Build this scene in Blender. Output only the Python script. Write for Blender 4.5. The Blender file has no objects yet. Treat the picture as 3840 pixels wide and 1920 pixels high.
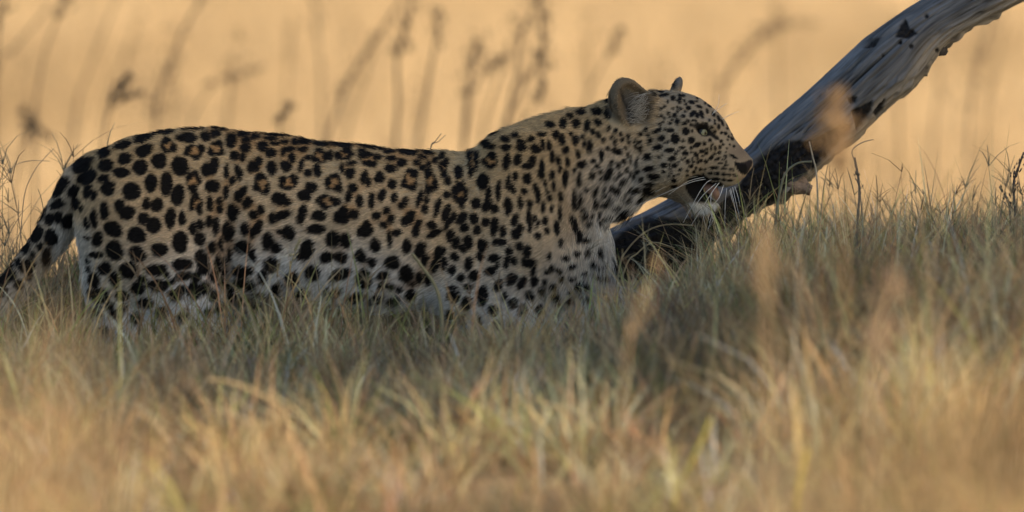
import bpy, math, random
import numpy as np
import openvdb
from mathutils import Vector

SC = bpy.context.scene
COL = SC.collection
rng = np.random.default_rng(7)
random.seed(7)

# ------------------------------------------------------------------ camera, sky, sun, exposure
S = 0.0005                      # metres per photo pixel (3840 px wide photo) in the leopard's plane y = 0
CAM = np.array([0.0, -20.0, 1.5])
cam = bpy.data.cameras.new('camera')
camo = bpy.data.objects.new('camera', cam)
COL.objects.link(camo)
camo.location = CAM
camo.rotation_euler = (Vector((0, 0, 0.36)) - Vector(CAM)).to_track_quat('-Z', 'Y').to_euler()
cam.sensor_width = 36.0
cam.lens = 36.0 * math.hypot(20.0, 1.14) / (3840 * S)
cam.clip_start = 0.1
cam.clip_end = 5000
cam.dof.use_dof = True
cam.dof.focus_distance = 19.97
cam.dof.aperture_fstop = cam.lens / 120.0
SC.camera = camo

SUN_EL = math.radians(22)
SUN_AZ = math.radians(114)       # clockwise from +Y; the sun stands to the right, a little behind the camera
SUN_DIR = np.array([math.sin(SUN_AZ) * math.cos(SUN_EL), math.cos(SUN_AZ) * math.cos(SUN_EL), math.sin(SUN_EL)])
w = bpy.data.worlds.new('World')
SC.world = w
w.use_nodes = True
nt = w.node_tree
bg = nt.nodes['Background']
sky = nt.nodes.new('ShaderNodeTexSky')
sky.sky_type = 'NISHITA'
sky.sun_disc = False
sky.sun_elevation = SUN_EL
sky.sun_rotation = SUN_AZ
sky.dust_density = 2.0
nt.links.new(sky.outputs[0], bg.inputs[0])
bg.inputs[1].default_value = 0.145
sl = bpy.data.lights.new('sun', 'SUN')
sl.energy = 3.3
sl.angle = math.radians(0.5)
sl.color = (1.0, 0.81, 0.585)
so = bpy.data.objects.new('sun', sl)
COL.objects.link(so)
so.rotation_euler = Vector(SUN_DIR).to_track_quat('Z', 'Y').to_euler()
so.location = (9, -6, 8)
SC.view_settings.view_transform = 'Standard'
SC.view_settings.look = 'None'
SC.view_settings.gamma = 1
SC.view_settings.use_curve_mapping = False
SC.view_settings.exposure = 0.56
SC.render.engine = 'CYCLES'
SC.cycles.use_denoising = True
SC.cycles.max_bounces = 8
SC.cycles.transparent_max_bounces = 8

# ------------------------------------------------------------------ helpers
def P(px, py, y=0.0):
    """world point at depth y that the photo shows at pixel (px, py)"""
    X = (px - 1920) * S
    Z = 0.36 + (960 - py) * S
    t = (y + 20.0) / 20.0
    return np.array([X * t, y, CAM[2] + (Z - CAM[2]) * t])

def sstep(a, b, x):
    t = np.clip((x - a) / (b - a), 0, 1)
    return t * t * (3 - 2 * t)

def vnoise(p, seed=0):
    """value noise, p (...,3) -> -1..1"""
    p = np.asarray(p, dtype=np.float64)
    i = np.floor(p).astype(np.int64)
    f = p - i
    u = f * f * (3 - 2 * f)
    def h(a, b, c):
        n = (a * 374761393 + b * 668265263 + c * 2147483647 + seed * 1274126177) & 0xffffffff
        n = ((n ^ (n >> 13)) * 1274126177) & 0xffffffff
        n = n ^ (n >> 16)
        return (n & 0xffff) / 32767.5 - 1.0
    r = 0
    for dx in (0, 1):
        wx = u[..., 0] if dx else 1 - u[..., 0]
        for dy in (0, 1):
            wy = u[..., 1] if dy else 1 - u[..., 1]
            for dz in (0, 1):
                wz = u[..., 2] if dz else 1 - u[..., 2]
                r = r + wx * wy * wz * h(i[..., 0] + dx, i[..., 1] + dy, i[..., 2] + dz)
    return r

def fbm(p, seed=0, oct=3):
    p = np.asarray(p, dtype=np.float64)
    r, a, s = 0, 1.0, 0
    for k in range(oct):
        r = r + a * vnoise(p * 2 ** k, seed + k * 17)
        s += a
        a *= 0.5
    return r / s

def snoise(p, seed=0):
    p = np.asarray(p, float)
    a, b = 0.8253, 0.5646
    q = np.stack([p[..., 0] * a - p[..., 1] * b, p[..., 0] * b + p[..., 1] * a, p[..., 2] + 3.7], -1)
    q2 = np.stack([p[..., 0] * .34 + p[..., 1] * .94, -p[..., 0] * .94 + p[..., 1] * .34, p[..., 2] - 8.1], -1)
    return 0.62 * (vnoise(p, seed) + vnoise(q + 11.3, seed + 100) + vnoise(q2 * 1.13 + 5.9, seed + 200))

def v3(x, y, z):
    x, y, z = np.broadcast_arrays(x, y, z)
    return np.stack([x, y, z], -1)

def mesh_obj(name, V, F, mat=None, parent=None, smooth=True, col=None):
    """V (n,3); F (m,3|4) array or list of lists"""
    me = bpy.data.meshes.new(name)
    V = np.asarray(V, dtype=np.float32)
    me.vertices.add(len(V))
    me.vertices.foreach_set('co', V.ravel())
    if isinstance(F, np.ndarray):
        k = F.shape[1]
        flat = F.astype(np.int32).ravel()
        starts = np.arange(0, len(F) * k, k, dtype=np.int32)
        nf = len(F)
    else:
        flat = np.array([i for f in F for i in f], dtype=np.int32)
        ln = np.array([len(f) for f in F], dtype=np.int32)
        starts = np.concatenate([[0], np.cumsum(ln)[:-1]]).astype(np.int32)
        nf = len(F)
    me.loops.add(len(flat))
    me.loops.foreach_set('vertex_index', flat)
    me.polygons.add(nf)
    me.polygons.foreach_set('loop_start', starts)
    me.polygons.foreach_set('use_smooth', np.full(nf, smooth, dtype=bool))
    me.update(calc_edges=True)
    me.validate()
    if col is not None:
        a = me.attributes.new('tone', 'FLOAT_COLOR', 'POINT')
        c = np.ones((len(V), 4), dtype=np.float32)
        c[:, :3] = col
        a.data.foreach_set('color', c.ravel())
    o = bpy.data.objects.new(name, me)
    COL.objects.link(o)
    if mat:
        me.materials.append(mat)
    if parent:
        o.parent = parent
    return o

def tag(o, label=None, cat=None, group=None, kind=None):
    if label: o['label'] = label
    if cat: o['category'] = cat
    if group: o['group'] = group
    if kind: o['kind'] = kind
    return o

def tube(pts, rad, sides=5):
    """tapered tube -> V, F(list)"""
    pts = np.asarray(pts, float)
    n = len(pts)
    rad = np.broadcast_to(np.asarray(rad, float), (n,))
    T = np.gradient(pts, axis=0)
    T /= np.linalg.norm(T, axis=1, keepdims=True) + 1e-12
    ref = np.array([0.13, 1.0, 0.07])
    A = np.cross(T, ref); A /= np.linalg.norm(A, axis=1, keepdims=True) + 1e-9
    B = np.cross(T, A)
    V = []
    for k in range(sides):
        a = 2 * math.pi * k / sides
        V.append(pts + rad[:, None] * (math.cos(a) * A + math.sin(a) * B))
    V = np.stack(V, 1).reshape(-1, 3)
    F = []
    for i in range(n - 1):
        for k in range(sides):
            k2 = (k + 1) % sides
            F.append([i * sides + k, i * sides + k2, (i + 1) * sides + k2, (i + 1) * sides + k])
    F.append(list(range(sides))[::-1])
    F.append([(n - 1) * sides + k for k in range(sides)])
    return V, F

def join(parts):
    V, F, n = [], [], 0
    for v, f in parts:
        V.append(v)
        F += [[i + n for i in q] for q in f]
        n += len(v)
    return np.concatenate(V), F

def smooth_path(pts, n):
    """Catmull-Rom resample"""
    p = np.asarray(pts, float)
    p = np.concatenate([[2 * p[0] - p[1]], p, [2 * p[-1] - p[-2]]])
    m = len(p) - 3
    out = []
    for u in np.linspace(0, m - 1e-6, n):
        i = int(u); t = u - i
        a, b, c, d = p[i], p[i + 1], p[i + 2], p[i + 3]
        out.append(0.5 * (2 * b + (c - a) * t + (2 * a - 5 * b + 4 * c - d) * t * t + (3 * b - a - 3 * c + d) * t ** 3))
    return np.array(out)

# ------------------------------------------------------------------ materials
def new_mat(name):
    m = bpy.data.materials.new(name)
    m.use_nodes = True
    m.node_tree.nodes.clear()
    return m, m.node_tree.nodes, m.node_tree.links

def mat_plain(name, color, rough=0.6, spec=0.3, coat=0.0):
    m, N, L = new_mat(name)
    o = N.new('ShaderNodeOutputMaterial'); b = N.new('ShaderNodeBsdfPrincipled')
    b.inputs['Base Color'].default_value = (*color, 1)
    b.inputs['Roughness'].default_value = rough
    b.inputs['Specular IOR Level'].default_value = spec
    b.inputs['Coat Weight'].default_value = coat
    L.new(b.outputs[0], o.inputs[0])
    return m

def mat_blade(name, trans=0.35, gain=1.0):
    m, N, L = new_mat(name)
    o = N.new('ShaderNodeOutputMaterial')
    a = N.new('ShaderNodeAttribute'); a.attribute_name = 'tone'
    ns = N.new('ShaderNodeTexNoise'); ns.inputs['Scale'].default_value = 60
    tc = N.new('ShaderNodeTexCoord')
    L.new(tc.outputs['Object'], ns.inputs['Vector'])
    mr = N.new('ShaderNodeMapRange'); mr.inputs['To Min'].default_value = 0.75 * gain; mr.inputs['To Max'].default_value = 1.2 * gain
    L.new(ns.outputs[0], mr.inputs[0])
    mx = N.new('ShaderNodeVectorMath'); mx.operation = 'SCALE'
    L.new(a.outputs['Color'], mx.inputs[0]); L.new(mr.outputs[0], mx.inputs['Scale'])
    d = N.new('ShaderNodeBsdfPrincipled'); d.inputs['Roughness'].default_value = 0.65; d.inputs['Specular IOR Level'].default_value = 0.25
    t = N.new('ShaderNodeBsdfTranslucent')
    L.new(mx.outputs[0], d.inputs['Base Color']); L.new(mx.outputs[0], t.inputs['Color'])
    s = N.new('ShaderNodeMixShader'); s.inputs[0].default_value = trans
    L.new(d.outputs[0], s.inputs[1]); L.new(t.outputs[0], s.inputs[2]); L.new(s.outputs[0], o.inputs[0])
    return m

def mat_tone(name, rough=0.7, spec=0.2):
    m, N, L = new_mat(name)
    o = N.new('ShaderNodeOutputMaterial'); b = N.new('ShaderNodeBsdfPrincipled')
    a = N.new('ShaderNodeAttribute'); a.attribute_name = 'tone'
    L.new(a.outputs['Color'], b.inputs['Base Color'])
    b.inputs['Roughness'].default_value = rough
    b.inputs['Specular IOR Level'].default_value = spec
    L.new(b.outputs[0], o.inputs[0])
    return m

def mat_ground():
    m, N, L = new_mat('dry_ground')
    o = N.new('ShaderNodeOutputMaterial'); b = N.new('ShaderNodeBsdfPrincipled')
    tc = N.new('ShaderNodeTexCoord')
    n1 = N.new('ShaderNodeTexNoise'); n1.inputs['Scale'].default_value = 0.35; n1.inputs['Detail'].default_value = 6
    n2 = N.new('ShaderNodeTexNoise'); n2.inputs['Scale'].default_value = 18; n2.inputs['Detail'].default_value = 5
    L.new(tc.outputs['Object'], n1.inputs['Vector']); L.new(tc.outputs['Object'], n2.inputs['Vector'])
    r1 = N.new('ShaderNodeValToRGB')
    r1.color_ramp.elements[0].position = 0.3; r1.color_ramp.elements[0].color = (0.34, 0.24, 0.13, 1)
    r1.color_ramp.elements[1].position = 0.7; r1.color_ramp.elements[1].color = (0.52, 0.39, 0.22, 1)
    L.new(n1.outputs[0], r1.inputs[0])
    r2 = N.new('ShaderNodeValToRGB')
    r2.color_ramp.elements[0].color = (0.55, 0.52, 0.48, 1); r2.color_ramp.elements[1].color = (1, 1, 1, 1)
    L.new(n2.outputs[0], r2.inputs[0])
    mx = N.new('ShaderNodeMix'); mx.data_type = 'RGBA'; mx.blend_type = 'MULTIPLY'; mx.inputs[0].default_value = 1
    L.new(r1.outputs[0], mx.inputs[6]); L.new(r2.outputs[0], mx.inputs[7])
    L.new(mx.outputs[2], b.inputs['Base Color'])
    b.inputs['Roughness'].default_value = 0.95
    b.inputs['Specular IOR Level'].default_value = 0.05
    bp = N.new('ShaderNodeBump'); bp.inputs['Distance'].default_value = 0.02; bp.inputs['Strength'].default_value = 0.6
    L.new(n2.outputs[0], bp.inputs['Height']); L.new(bp.outputs[0], b.inputs['Normal'])
    L.new(b.outputs[0], o.inputs[0])
    return m

def mat_fur():
    m, N, L = new_mat('fur_strands')
    o = N.new('ShaderNodeOutputMaterial')
    a = N.new('ShaderNodeAttribute'); a.attribute_name = 'tone'
    b = N.new('ShaderNodeBsdfPrincipled')
    L.new(a.outputs['Color'], b.inputs['Base Color'])
    b.inputs['Roughness'].default_value = 0.75
    b.inputs['Specular IOR Level'].default_value = 0.12
    t = N.new('ShaderNodeBsdfTranslucent')
    L.new(a.outputs['Color'], t.inputs['Color'])
    s = N.new('ShaderNodeMixShader'); s.inputs[0].default_value = 0.2
    L.new(b.outputs[0], s.inputs[1]); L.new(t.outputs[0], s.inputs[2]); L.new(s.outputs[0], o.inputs[0])
    return m

M_blade = mat_blade('grass_blade')
M_field = mat_blade('field_grass_blade', 0.3)
M_ground = mat_ground()
M_skin = mat_tone('spotted_coat', 0.85, 0.1)
M_fur = mat_fur()

# ------------------------------------------------------------------ terrain
FX = [-6, -0.96, -0.36, -0.11, 0.09, 0.24, 0.44, 0.95, 6]
FZ = [0.19, 0.20, 0.205, 0.195, 0.215, 0.27, 0.31, 0.325, 0.31]
BX = [-6, -0.96, -0.80, -0.6, 0.1, 0.19, 0.30, 0.95, 6]
BZ = [0.25, 0.27, 0.27, 0.27, 0.26, 0.27, 0.28, 0.30, 0.28]
def terrain(x, y, rough=True):
    x = np.asarray(x, float); y = np.asarray(y, float)
    front = np.interp(x, FX, FZ)
    back = np.interp(x, BX, BZ)
    trough = np.where(x < 0.2, 0.0, 0.0) + sstep(0.17, 0.42, x) * 0.29 + sstep(-0.82, -1.3, x) * 0.22
    # towards the camera the bank sinks slowly
    fr = front - sstep(-1.0, -4.5, y) * (front - 0.085) * (1 - 0.35 * sstep(0.2, 0.7, x) * sstep(-3.6, -2.0, y))
    fr = fr - sstep(-5, -14, y) * 0.10
    z = fr
    z = z + (trough - z) * sstep(-0.50, -0.17, y)
    z = z + (back - z) * sstep(0.16, 0.42, y)
    far = -0.60 + sstep(60, 400, y) * 6.0
    z = z + (far - z) * sstep(0.7, 5.0, y)
    if rough:
        near = 1 - sstep(3, 12, np.abs(y) - 3)
        z = z + 0.012 * fbm(v3(x * 4, y * 4, 0 * x), 3) * near
    return z

def axis(dense_lo, dense_hi, step, lo, hi, grow=1.18):
    a = list(np.arange(dense_lo, dense_hi + 1e-6, step))
    s = step
    while a[-1] < hi:
        s *= grow; a.append(a[-1] + s)
    s = step
    while a[0] > lo:
        s *= grow; a.insert(0, a[0] - s)
    return np.array(a)

gx = axis(-1.6, 1.6, 0.04, -700, 700)
gy = axis(-6, 2.0, 0.04, -120, 1500)
GX, GY = np.meshgrid(gx, gy, indexing='ij')
GZ = terrain(GX, GY)
V = np.stack([GX, GY, GZ], -1).reshape(-1, 3)
ni, nj = GX.shape
idx = np.arange(ni * nj).reshape(ni, nj)
F = np.stack([idx[:-1, :-1], idx[1:, :-1], idx[1:, 1:], idx[:-1, 1:]], -1).reshape(-1, 4)
tag(mesh_obj('ground', V, F, M_ground), 'dry grassy ground of the plain', None, None, 'structure')

# ------------------------------------------------------------------ grass
def blades(root, h, wd, az, lean, bend, face, tone, seg=4, tip=0.08):
    """ribbons: returns V,F,col"""
    n = len(root)
    lv = np.linspace(0, 1, seg + 1)
    ld = np.stack([np.cos(az), np.sin(az), 0 * az], -1)
    fd = np.stack([np.cos(face), np.sin(face), 0 * face], -1)
    Vs, Cs = [], []
    for t in lv:
        fwd = h * (lean * t + bend * t * t)
        up = h * (t - 0.45 * bend * t ** 3 - 0.25 * lean * t * t)
        c = root + ld * fwd[:, None] + np.array([0, 0, 1.0]) * up[:, None]
        ww = wd * (tip + (1 - tip) * (1 - t ** 2.0)) * 0.5
        Vs.append(c - fd * ww[:, None]); Vs.append(c + fd * ww[:, None])
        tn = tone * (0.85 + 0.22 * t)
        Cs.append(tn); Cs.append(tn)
    V = np.stack(Vs, 1).reshape(-1, 3)
    C = np.stack(Cs, 1).reshape(-1, 3)
    k = 2 * (seg + 1)
    base = (np.arange(n) * k)[:, None]
    q = np.array([[2 * i, 2 * i + 1, 2 * i + 3, 2 * i + 2] for i in range(seg)])
    F = (base[:, :, None] + q[None]).reshape(-1, 4)
    return V, F, C

TONES = np.array([[0.43, 0.33, 0.19], [0.36, 0.31, 0.21], [0.28, 0.26, 0.18], [0.56, 0.47, 0.31], [0.29, 0.20, 0.12],
                  [0.16, 0.20, 0.075], [0.22, 0.25, 0.115]])
def tone_pick(x, y, n, green=0.0):
    g = fbm(v3(x * 2.2, y * 2.2, 0 * x + 5), 11)
    gp = np.clip(0.10 + 0.50 * g + green, 0.03, 0.75)
    r = rng.random(n)
    k = rng.choice([0, 1, 2, 3, 4], n, p=[0.27, 0.27, 0.24, 0.12, 0.10])
    kg = rng.choice([5, 6], n)
    k = np.where(r < gp, kg, k)
    return TONES[k] * rng.uniform(0.55, 1.35, (n, 1))

def tufts(n, x0, x1, y0, y1, per, hmean, wmean, seg, skip=None, spread=0.025, green=0.0, hvar=0.35, gain=1.0, wild=1.0):
    tx = rng.uniform(x0, x1, n); ty = rng.uniform(y0, y1, n)
    dens = fbm(v3(tx * 3, ty * 3, 0 * tx), 21)
    keep = rng.random(n) < np.clip(0.65 + 1.1 * dens, 0.06, 1)
    if skip is not None:
        keep &= ~skip(tx, ty)
    tx, ty = tx[keep], ty[keep]
    hh = hmean * (1 + 0.40 * fbm(v3(tx * 1.7, ty * 1.7, 0 * tx + 9), 31)) * rng.uniform(0.75, 1.2, len(tx))
    gtuft = rng.normal(0, 0.12, len(tx)); btuft = np.exp(rng.normal(-0.08, 0.38, len(tx)))[:, None] * (1 + rng.normal(0, .06, (len(tx), 3))) * np.exp(0.75 * fbm(v3(tx * 3.2, ty * 1.6, 0 * tx + 3), 91))[:, None]
    k = rng.integers(per[0], per[1] + 1, len(tx))
    X = np.repeat(tx, k); Y = np.repeat(ty, k); H = np.repeat(hh, k); G = np.repeat(gtuft, k); BT = np.repeat(btuft, k, 0)
    m = len(X)
    az = rng.uniform(0, 2 * math.pi, m)
    rr = np.abs(rng.normal(0, spread, m))
    X = X + np.cos(az) * rr; Y = Y + np.sin(az) * rr
    if skip is not None:
        kp = ~skip(X, Y)
        X, Y, H, G, az, BT = X[kp], Y[kp], H[kp], G[kp], az[kp], BT[kp]
        m = len(X)
    az = az + rng.normal(0, 0.5, m)
    h = H * rng.uniform(1 - 2 * hvar, 1 + hvar * 0.6, m)
    h = np.where(rng.random(m) < 0.04, h * 1.45, h)
    root = v3(X, Y, terrain(X, Y) - 0.006)
    lean = np.abs(rng.normal(0.16, 0.22, m)) * wild; bend = np.abs(rng.normal(0.25, 0.32, m)) * wild
    wd = wmean * rng.uniform(0.55, 1.4, m)
    return blades(root, h, wd, az, lean, bend, rng.uniform(0, math.pi, m), np.clip(tone_pick(X, Y, m, green + G) * gain * BT, .01, .8), seg)

def under_cat(x, y):
    body = (x > -0.84) & (x < 0.26) & (y > -0.155) & (y < 0.16)
    tail = (x > -1.1) & (x < -0.75) & (np.abs(y) < 0.055)
    return body | tail

def stack(parts):
    V, F, C, n = [], [], [], 0
    for v, f, c in parts:
        V.append(v); F.append(f + n); C.append(c); n += len(v)
    return np.concatenate(V), np.concatenate(F), np.concatenate(C)

def panicle(n, x0, x1, y0, y1, hmean):
    """thin upright stems that fork into finger-like dry flower spikes"""
    X = rng.uniform(x0, x1, n); Y = rng.uniform(y0, y1, n)
    kp = ~under_cat(X, Y); X, Y = X[kp], Y[kp]; n = len(X)
    h = hmean * rng.uniform(0.7, 1.35, n)
    root = v3(X, Y, terrain(X, Y) - 0.005)
    az = rng.uniform(0, 6.28, n); lean = np.abs(rng.normal(0.15, 0.15, n)); bend = np.abs(rng.normal(0.1, 0.15, n))
    tn = TONES[rng.choice([0, 2, 4], n)] * rng.uniform(0.7, 1.1, (n, 1))
    out = [blades(root, h, np.full(n, 0.0016), az, lean, bend, 0 * az, tn, 4, 0.6)]
    ld = np.stack([np.cos(az), np.sin(az), 0 * az], -1)
    top = root + ld * (h * (lean + bend))[:, None] + np.array([0, 0, 1.0]) * (h * (1 - 0.45 * bend - 0.25 * lean))[:, None]
    for q in range(5):
        a2 = az + rng.normal(0, 1.0, n) + q * 1.6
        out.append(blades(top, h * rng.uniform(0.02, 0.34, n) * (rng.random(n) < .75), np.full(n, 0.0018), a2, rng.uniform(0.0, 1.2, n), rng.uniform(0, 0.6, n),
                          0 * az, tn, 3, 0.5))
    return stack(out)

parts = [
    tufts(2600, -1.25, 1.25, -1.0, 0.8, (10, 17), 0.10, 0.0026, 5, under_cat, green=0.01, gain=np.array([1.42, 1.25, 1.08])),
    tufts(1300, -1.25, 1.25, -0.75, 0.45, (6, 15), 0.165, 0.0034, 6, under_cat, green=0.04, spread=0.020, hvar=.45, gain=np.array([1.75, 1.53, 1.28])),
    tufts(500, -1.25, -0.80, 0.0, 0.5, (8, 12), 0.18, 0.0024, 5, under_cat, green=0.12),
    tufts(900, 0.2, 1.25, -0.5, 0.5, (8, 12), 0.15, 0.0025, 5, under_cat),
    panicle(200, -1.2, 1.2, -0.8, 0.6, 0.15),
    panicle(90, -1.1, -0.82, 0.05, 0.4, 0.24),
    panicle(45, 0.35, 1.2, -0.4, 0.5, 0.19),
]
V, F, C = stack(parts)
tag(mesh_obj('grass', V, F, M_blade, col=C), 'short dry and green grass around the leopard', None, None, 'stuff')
parts = [
    tufts(2600, -1.2, 1.2, -2.2, -1.0, (8, 13), 0.10, 0.0034, 3, green=0.05),
    tufts(3000, -1.2, 1.2, -4.9, -2.2, (8, 13), 0.095, 0.0034, 3, green=-0.02, gain=np.array([1.55, 1.30, 1.14]), wild=1.4),
    tufts(520, -1.2, 1.2, -2.2, -1.0, (12, 28), 0.15, 0.0032, 4, green=0.06, spread=0.02, hvar=.42, gain=np.array([1.48, 1.28, 1.08])),
    tufts(800, -1.2, 1.2, -4.9, -2.2, (14, 34), 0.15, 0.0038, 4, green=0.05, spread=0.022, hvar=.42, gain=np.array([1.85, 1.5, 1.25]), wild=1.5),
    tufts(480, 0.45, 1.2, -3.2, -1.0, (10, 20), 0.22, 0.0038, 4, green=-0.06, spread=0.022, hvar=.42, gain=np.array([1.7, 1.42, 1.2]), wild=1.2),
    tufts(500, -2.2, 2.2, -9.0, -4.9, (8, 12), 0.10, 0.005, 3),
]
V, F, C = stack(parts)
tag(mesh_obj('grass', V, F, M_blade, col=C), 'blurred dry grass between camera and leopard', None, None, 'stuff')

# the sunlit plain far behind: tall straw-coloured grass standing on it
n = 105000
yy = 9 + 46 * rng.random(n) ** 0.8
xx = rng.uniform(-1, 1, n) * (2.2 + 0.085 * (yy + 20))
patch = fbm(v3(xx * 0.5, yy * 0.18, 0 * xx), 41)
fc = np.array([0.68, 0.495, 0.27]) * (1 + 0.36 * patch[:, None] * np.array([1, 1.12, 1.3])) * rng.uniform(0.85, 1.12, (n, 1))
V, F, C = blades(v3(xx, yy, terrain(xx, yy, False)), rng.uniform(0.22, 0.5, n) * (1 + 0.3 * patch), rng.uniform(0.008, 0.018, n), rng.uniform(0, 6.28, n),
                 np.abs(rng.normal(0.15, 0.15, n)), np.abs(rng.normal(0.2, 0.2, n)), rng.normal(0.45, 0.9, n), fc, 2)
tag(mesh_obj('grass', V, F, M_field, col=C), 'tall golden grass of the sunlit plain', None, None, 'stuff')

# ------------------------------------------------------------------ leopard: one continuous surface from a distance field
H = 0.0035
LO = np.array([-1.30, -0.205, -0.03]); HI = np.array([0.47, 0.205, 0.73])
NX = np.ceil((HI - LO) / H).astype(int)
FIELD = np.full(NX, 0.2, dtype=np.float32)
AX = [LO[i] + H * np.arange(NX[i]) for i in range(3)]

def qx(px): return (np.asarray(px, float) - 1920) * S
def qz(py): return 0.36 + (960 - np.asarray(py, float)) * S

YAWX = qx(2330)
def yc_of(x):
    """the head is turned a little towards the camera: its midline bends to -y"""
    d = np.clip(x - YAWX, 0, None)
    return -0.30 * d * d / (d + 0.05)

def box(lo, hi):
    a = [max(0, int((lo[i] - LO[i]) / H)) for i in range(3)]
    b = [min(NX[i], int((hi[i] - LO[i]) / H) + 2) for i in range(3)]
    sl = tuple(slice(a[i], b[i]) for i in range(3))
    return sl, AX[0][sl[0]][:, None, None], AX[1][sl[1]][None, :, None], AX[2][sl[2]][None, None, :]

def smin(a, b, k):
    h = np.maximum(k - np.abs(a - b), 0) / k
    return np.minimum(a, b) - h * h * k * 0.25

def smax(a, b, k): return -smin(-a, -b, k)

def ell(c, r, k=0.02, rot=0.0, yaw=False, cut=False):
    """ellipsoid; c world, r radii, rot about y (radians, image clockwise)"""
    R = max(r) + k + 0.02
    sl, X, Y, Z = box(np.array(c) - R, np.array(c) + R)
    ca, sa = math.cos(rot), math.sin(rot)
    dx, dy, dz = X - c[0], Y - c[1], Z - c[2]
    if yaw: dy = Y - c[1] - yc_of(X)
    u = dx * ca - dz * sa; v = dx * sa + dz * ca
    q = np.sqrt((u / r[0]) ** 2 + (dy / r[1]) ** 2 + (v / r[2]) ** 2)
    f = ((q - 1) * min(r)).astype(np.float32)
    FIELD[sl] = smax(FIELD[sl], -f, k) if cut else smin(FIELD[sl], f, k)

def cap(a, b, ra, rb, k=0.02, yaw=False, flat=1.0):
    """round cone from a to b; flat scales thickness in y"""
    a = np.array(a, float); b = np.array(b, float)
    R = max(ra, rb) + k + 0.01
    sl, X, Y, Z = box(np.minimum(a, b) - R, np.maximum(a, b) + R)
    if yaw: Y = Y - yc_of(X)
    d = b - a; dd = (d * d).sum()
    t = np.clip(((X - a[0]) * d[0] + (Y - a[1]) * d[1] + (Z - a[2]) * d[2]) / dd, 0, 1)
    q = np.sqrt((X - a[0] - t * d[0]) ** 2 + ((Y - a[1] - t * d[1]) / flat) ** 2 + (Z - a[2] - t * d[2]) ** 2)
    f = (q - (ra + t * (rb - ra))).astype(np.float32)
    FIELD[sl] = smin(FIELD[sl], f, k)

def sweep(tab, k, yaw=False, p=2.0, top=0.25, sm=9):
    """tab rows: px, top py, bottom py, half width (m)"""
    t = np.array(tab, float)
    x0, x1 = qx(t[0, 0]), qx(t[-1, 0])
    sl, X, Y, Z = box((x0, -0.2, LO[2]), (x1, 0.2, HI[2]))
    xs = X[:, 0, 0]
    def ip(col):
        u = np.interp(xs, qx(t[:, 0]), col)
        if sm > 1:
            ker = np.hanning(sm + 2)[1:-1]; ker /= ker.sum()
            u = np.convolve(np.pad(u, sm // 2, mode='edge'), ker, 'valid')
        return u[:, None, None]
    zt, zb, wd = ip(qz(t[:, 1])), ip(qz(t[:, 2])), ip(t[:, 3])
    c, h = (zt + zb) / 2, (zt - zb) / 2
    yy = Y - (yc_of(X) if yaw else 0)
    v = (Z - c) / h
    wz = wd * (1 - top * np.clip(v, 0, 1) ** 1.5)
    q = (np.abs(yy / wz) ** p + np.abs(v) ** p) ** (1 / p)
    f = ((q - 1) * np.minimum(wd, h)).astype(np.float32)
    FIELD[sl] = smin(FIELD[sl], f, k)

FUR = 8          # px the skin lies inside the furred outline
# torso
sweep([(318, 640, 700, .012), (328, 608, 800, .035), (350, 585, 880, .055), (430, 541, 960, .085), (510, 514, 1000, .100), (600, 489, 1020, .110),
       (690, 478, 1025, .113), (776, 475, 1025, .114), (882, 485, 1020, .114), (990, 501, 1035, .116), (1110, 515, 1062, .121),
       (1235, 527, 1095, .126), (1330, 537, 1118, .129), (1421, 552, 1136, .130), (1483, 562, 1145, .130), (1607, 567, 1158, .128),
       (1731, 566, 1165, .122), (1779, 534, 1165, .118), (1833, 504, 1165, .114), (1887, 485, 1160, .112), (1942, 488, 1150, .112),
       (2004, 472, 1140, .108), (2066, 456, 1130, .104), (2144, 445, 1120, .096), (2200, 520, 1105, .083), (2240, 640, 1080, .062), (2262, 780, 1030, .035), (2272, 880, 980, .012)],
      0.01, p=2.15, top=0.30)
# neck
sweep([(1840, 640, 800, .03), (1880, 560, 880, .07), (1942, 500, 930, .094), (2004, 472, 930, .101), (2066, 456, 925, .104), (2144, 430, 905, .102), (2221, 392, 868, .098),
       (2290, 368, 835, .094), (2340, 352, 800, .089), (2390, 345, 765, .085), (2440, 342, 735, .080), (2490, 350, 715, .070), (2530, 400, 680, .045), (2550, 480, 600, .015)],
      0.05, yaw=True, p=2.1, top=0.22)
# skull, forehead, muzzle
sweep([(2400, 480, 520, .02), (2415, 420, 620, .055), (2440, 348, 690, .076), (2500, 337, 690, .086), (2560, 343, 672, .084), (2608, 357, 665, .077), (2640, 374, 675, .067),
       (2665, 394, 684, .060), (2689, 415, 690, .054), (2716, 444, 694, .049), (2733, 476, 692, .046), (2754, 518, 686, .043), (2775, 543, 672, .038),
       (2792, 560, 655, .032), (2806, 574, 638, .022), (2813, 590, 618, .010)],
      0.012, yaw=True, p=2.3, top=0.34, sm=5)
for sy in (-1, 1):
    ell((qx(2500), sy * .066, qz(590)), (.044, .026, .044), 0.03, yaw=True)          # cheek
    ell((qx(2712), sy * .030, qz(640)), (.032, .021, .024), 0.015, yaw=True)         # whisker pad
    cap((qx(2560), sy * .068, qz(450)), (qx(2668), sy * .051, qz(464)), .012, .010, 0.016, yaw=True)   # brow
    ell((qx(2632), sy * .0665, qz(486)), (.015, .010, .011), 0.008, yaw=True, cut=True)   # eye socket
    cap((qx(2600), sy * .072, qz(512)), (qx(2670), sy * .055, qz(530)), .008, .008, 0.016, yaw=True)  # cheekbone under the eye
    ell((qx(2786), sy * .026, qz(618)), (.010, .010, .007), 0.004, yaw=True, cut=True)   # nostril
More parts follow.
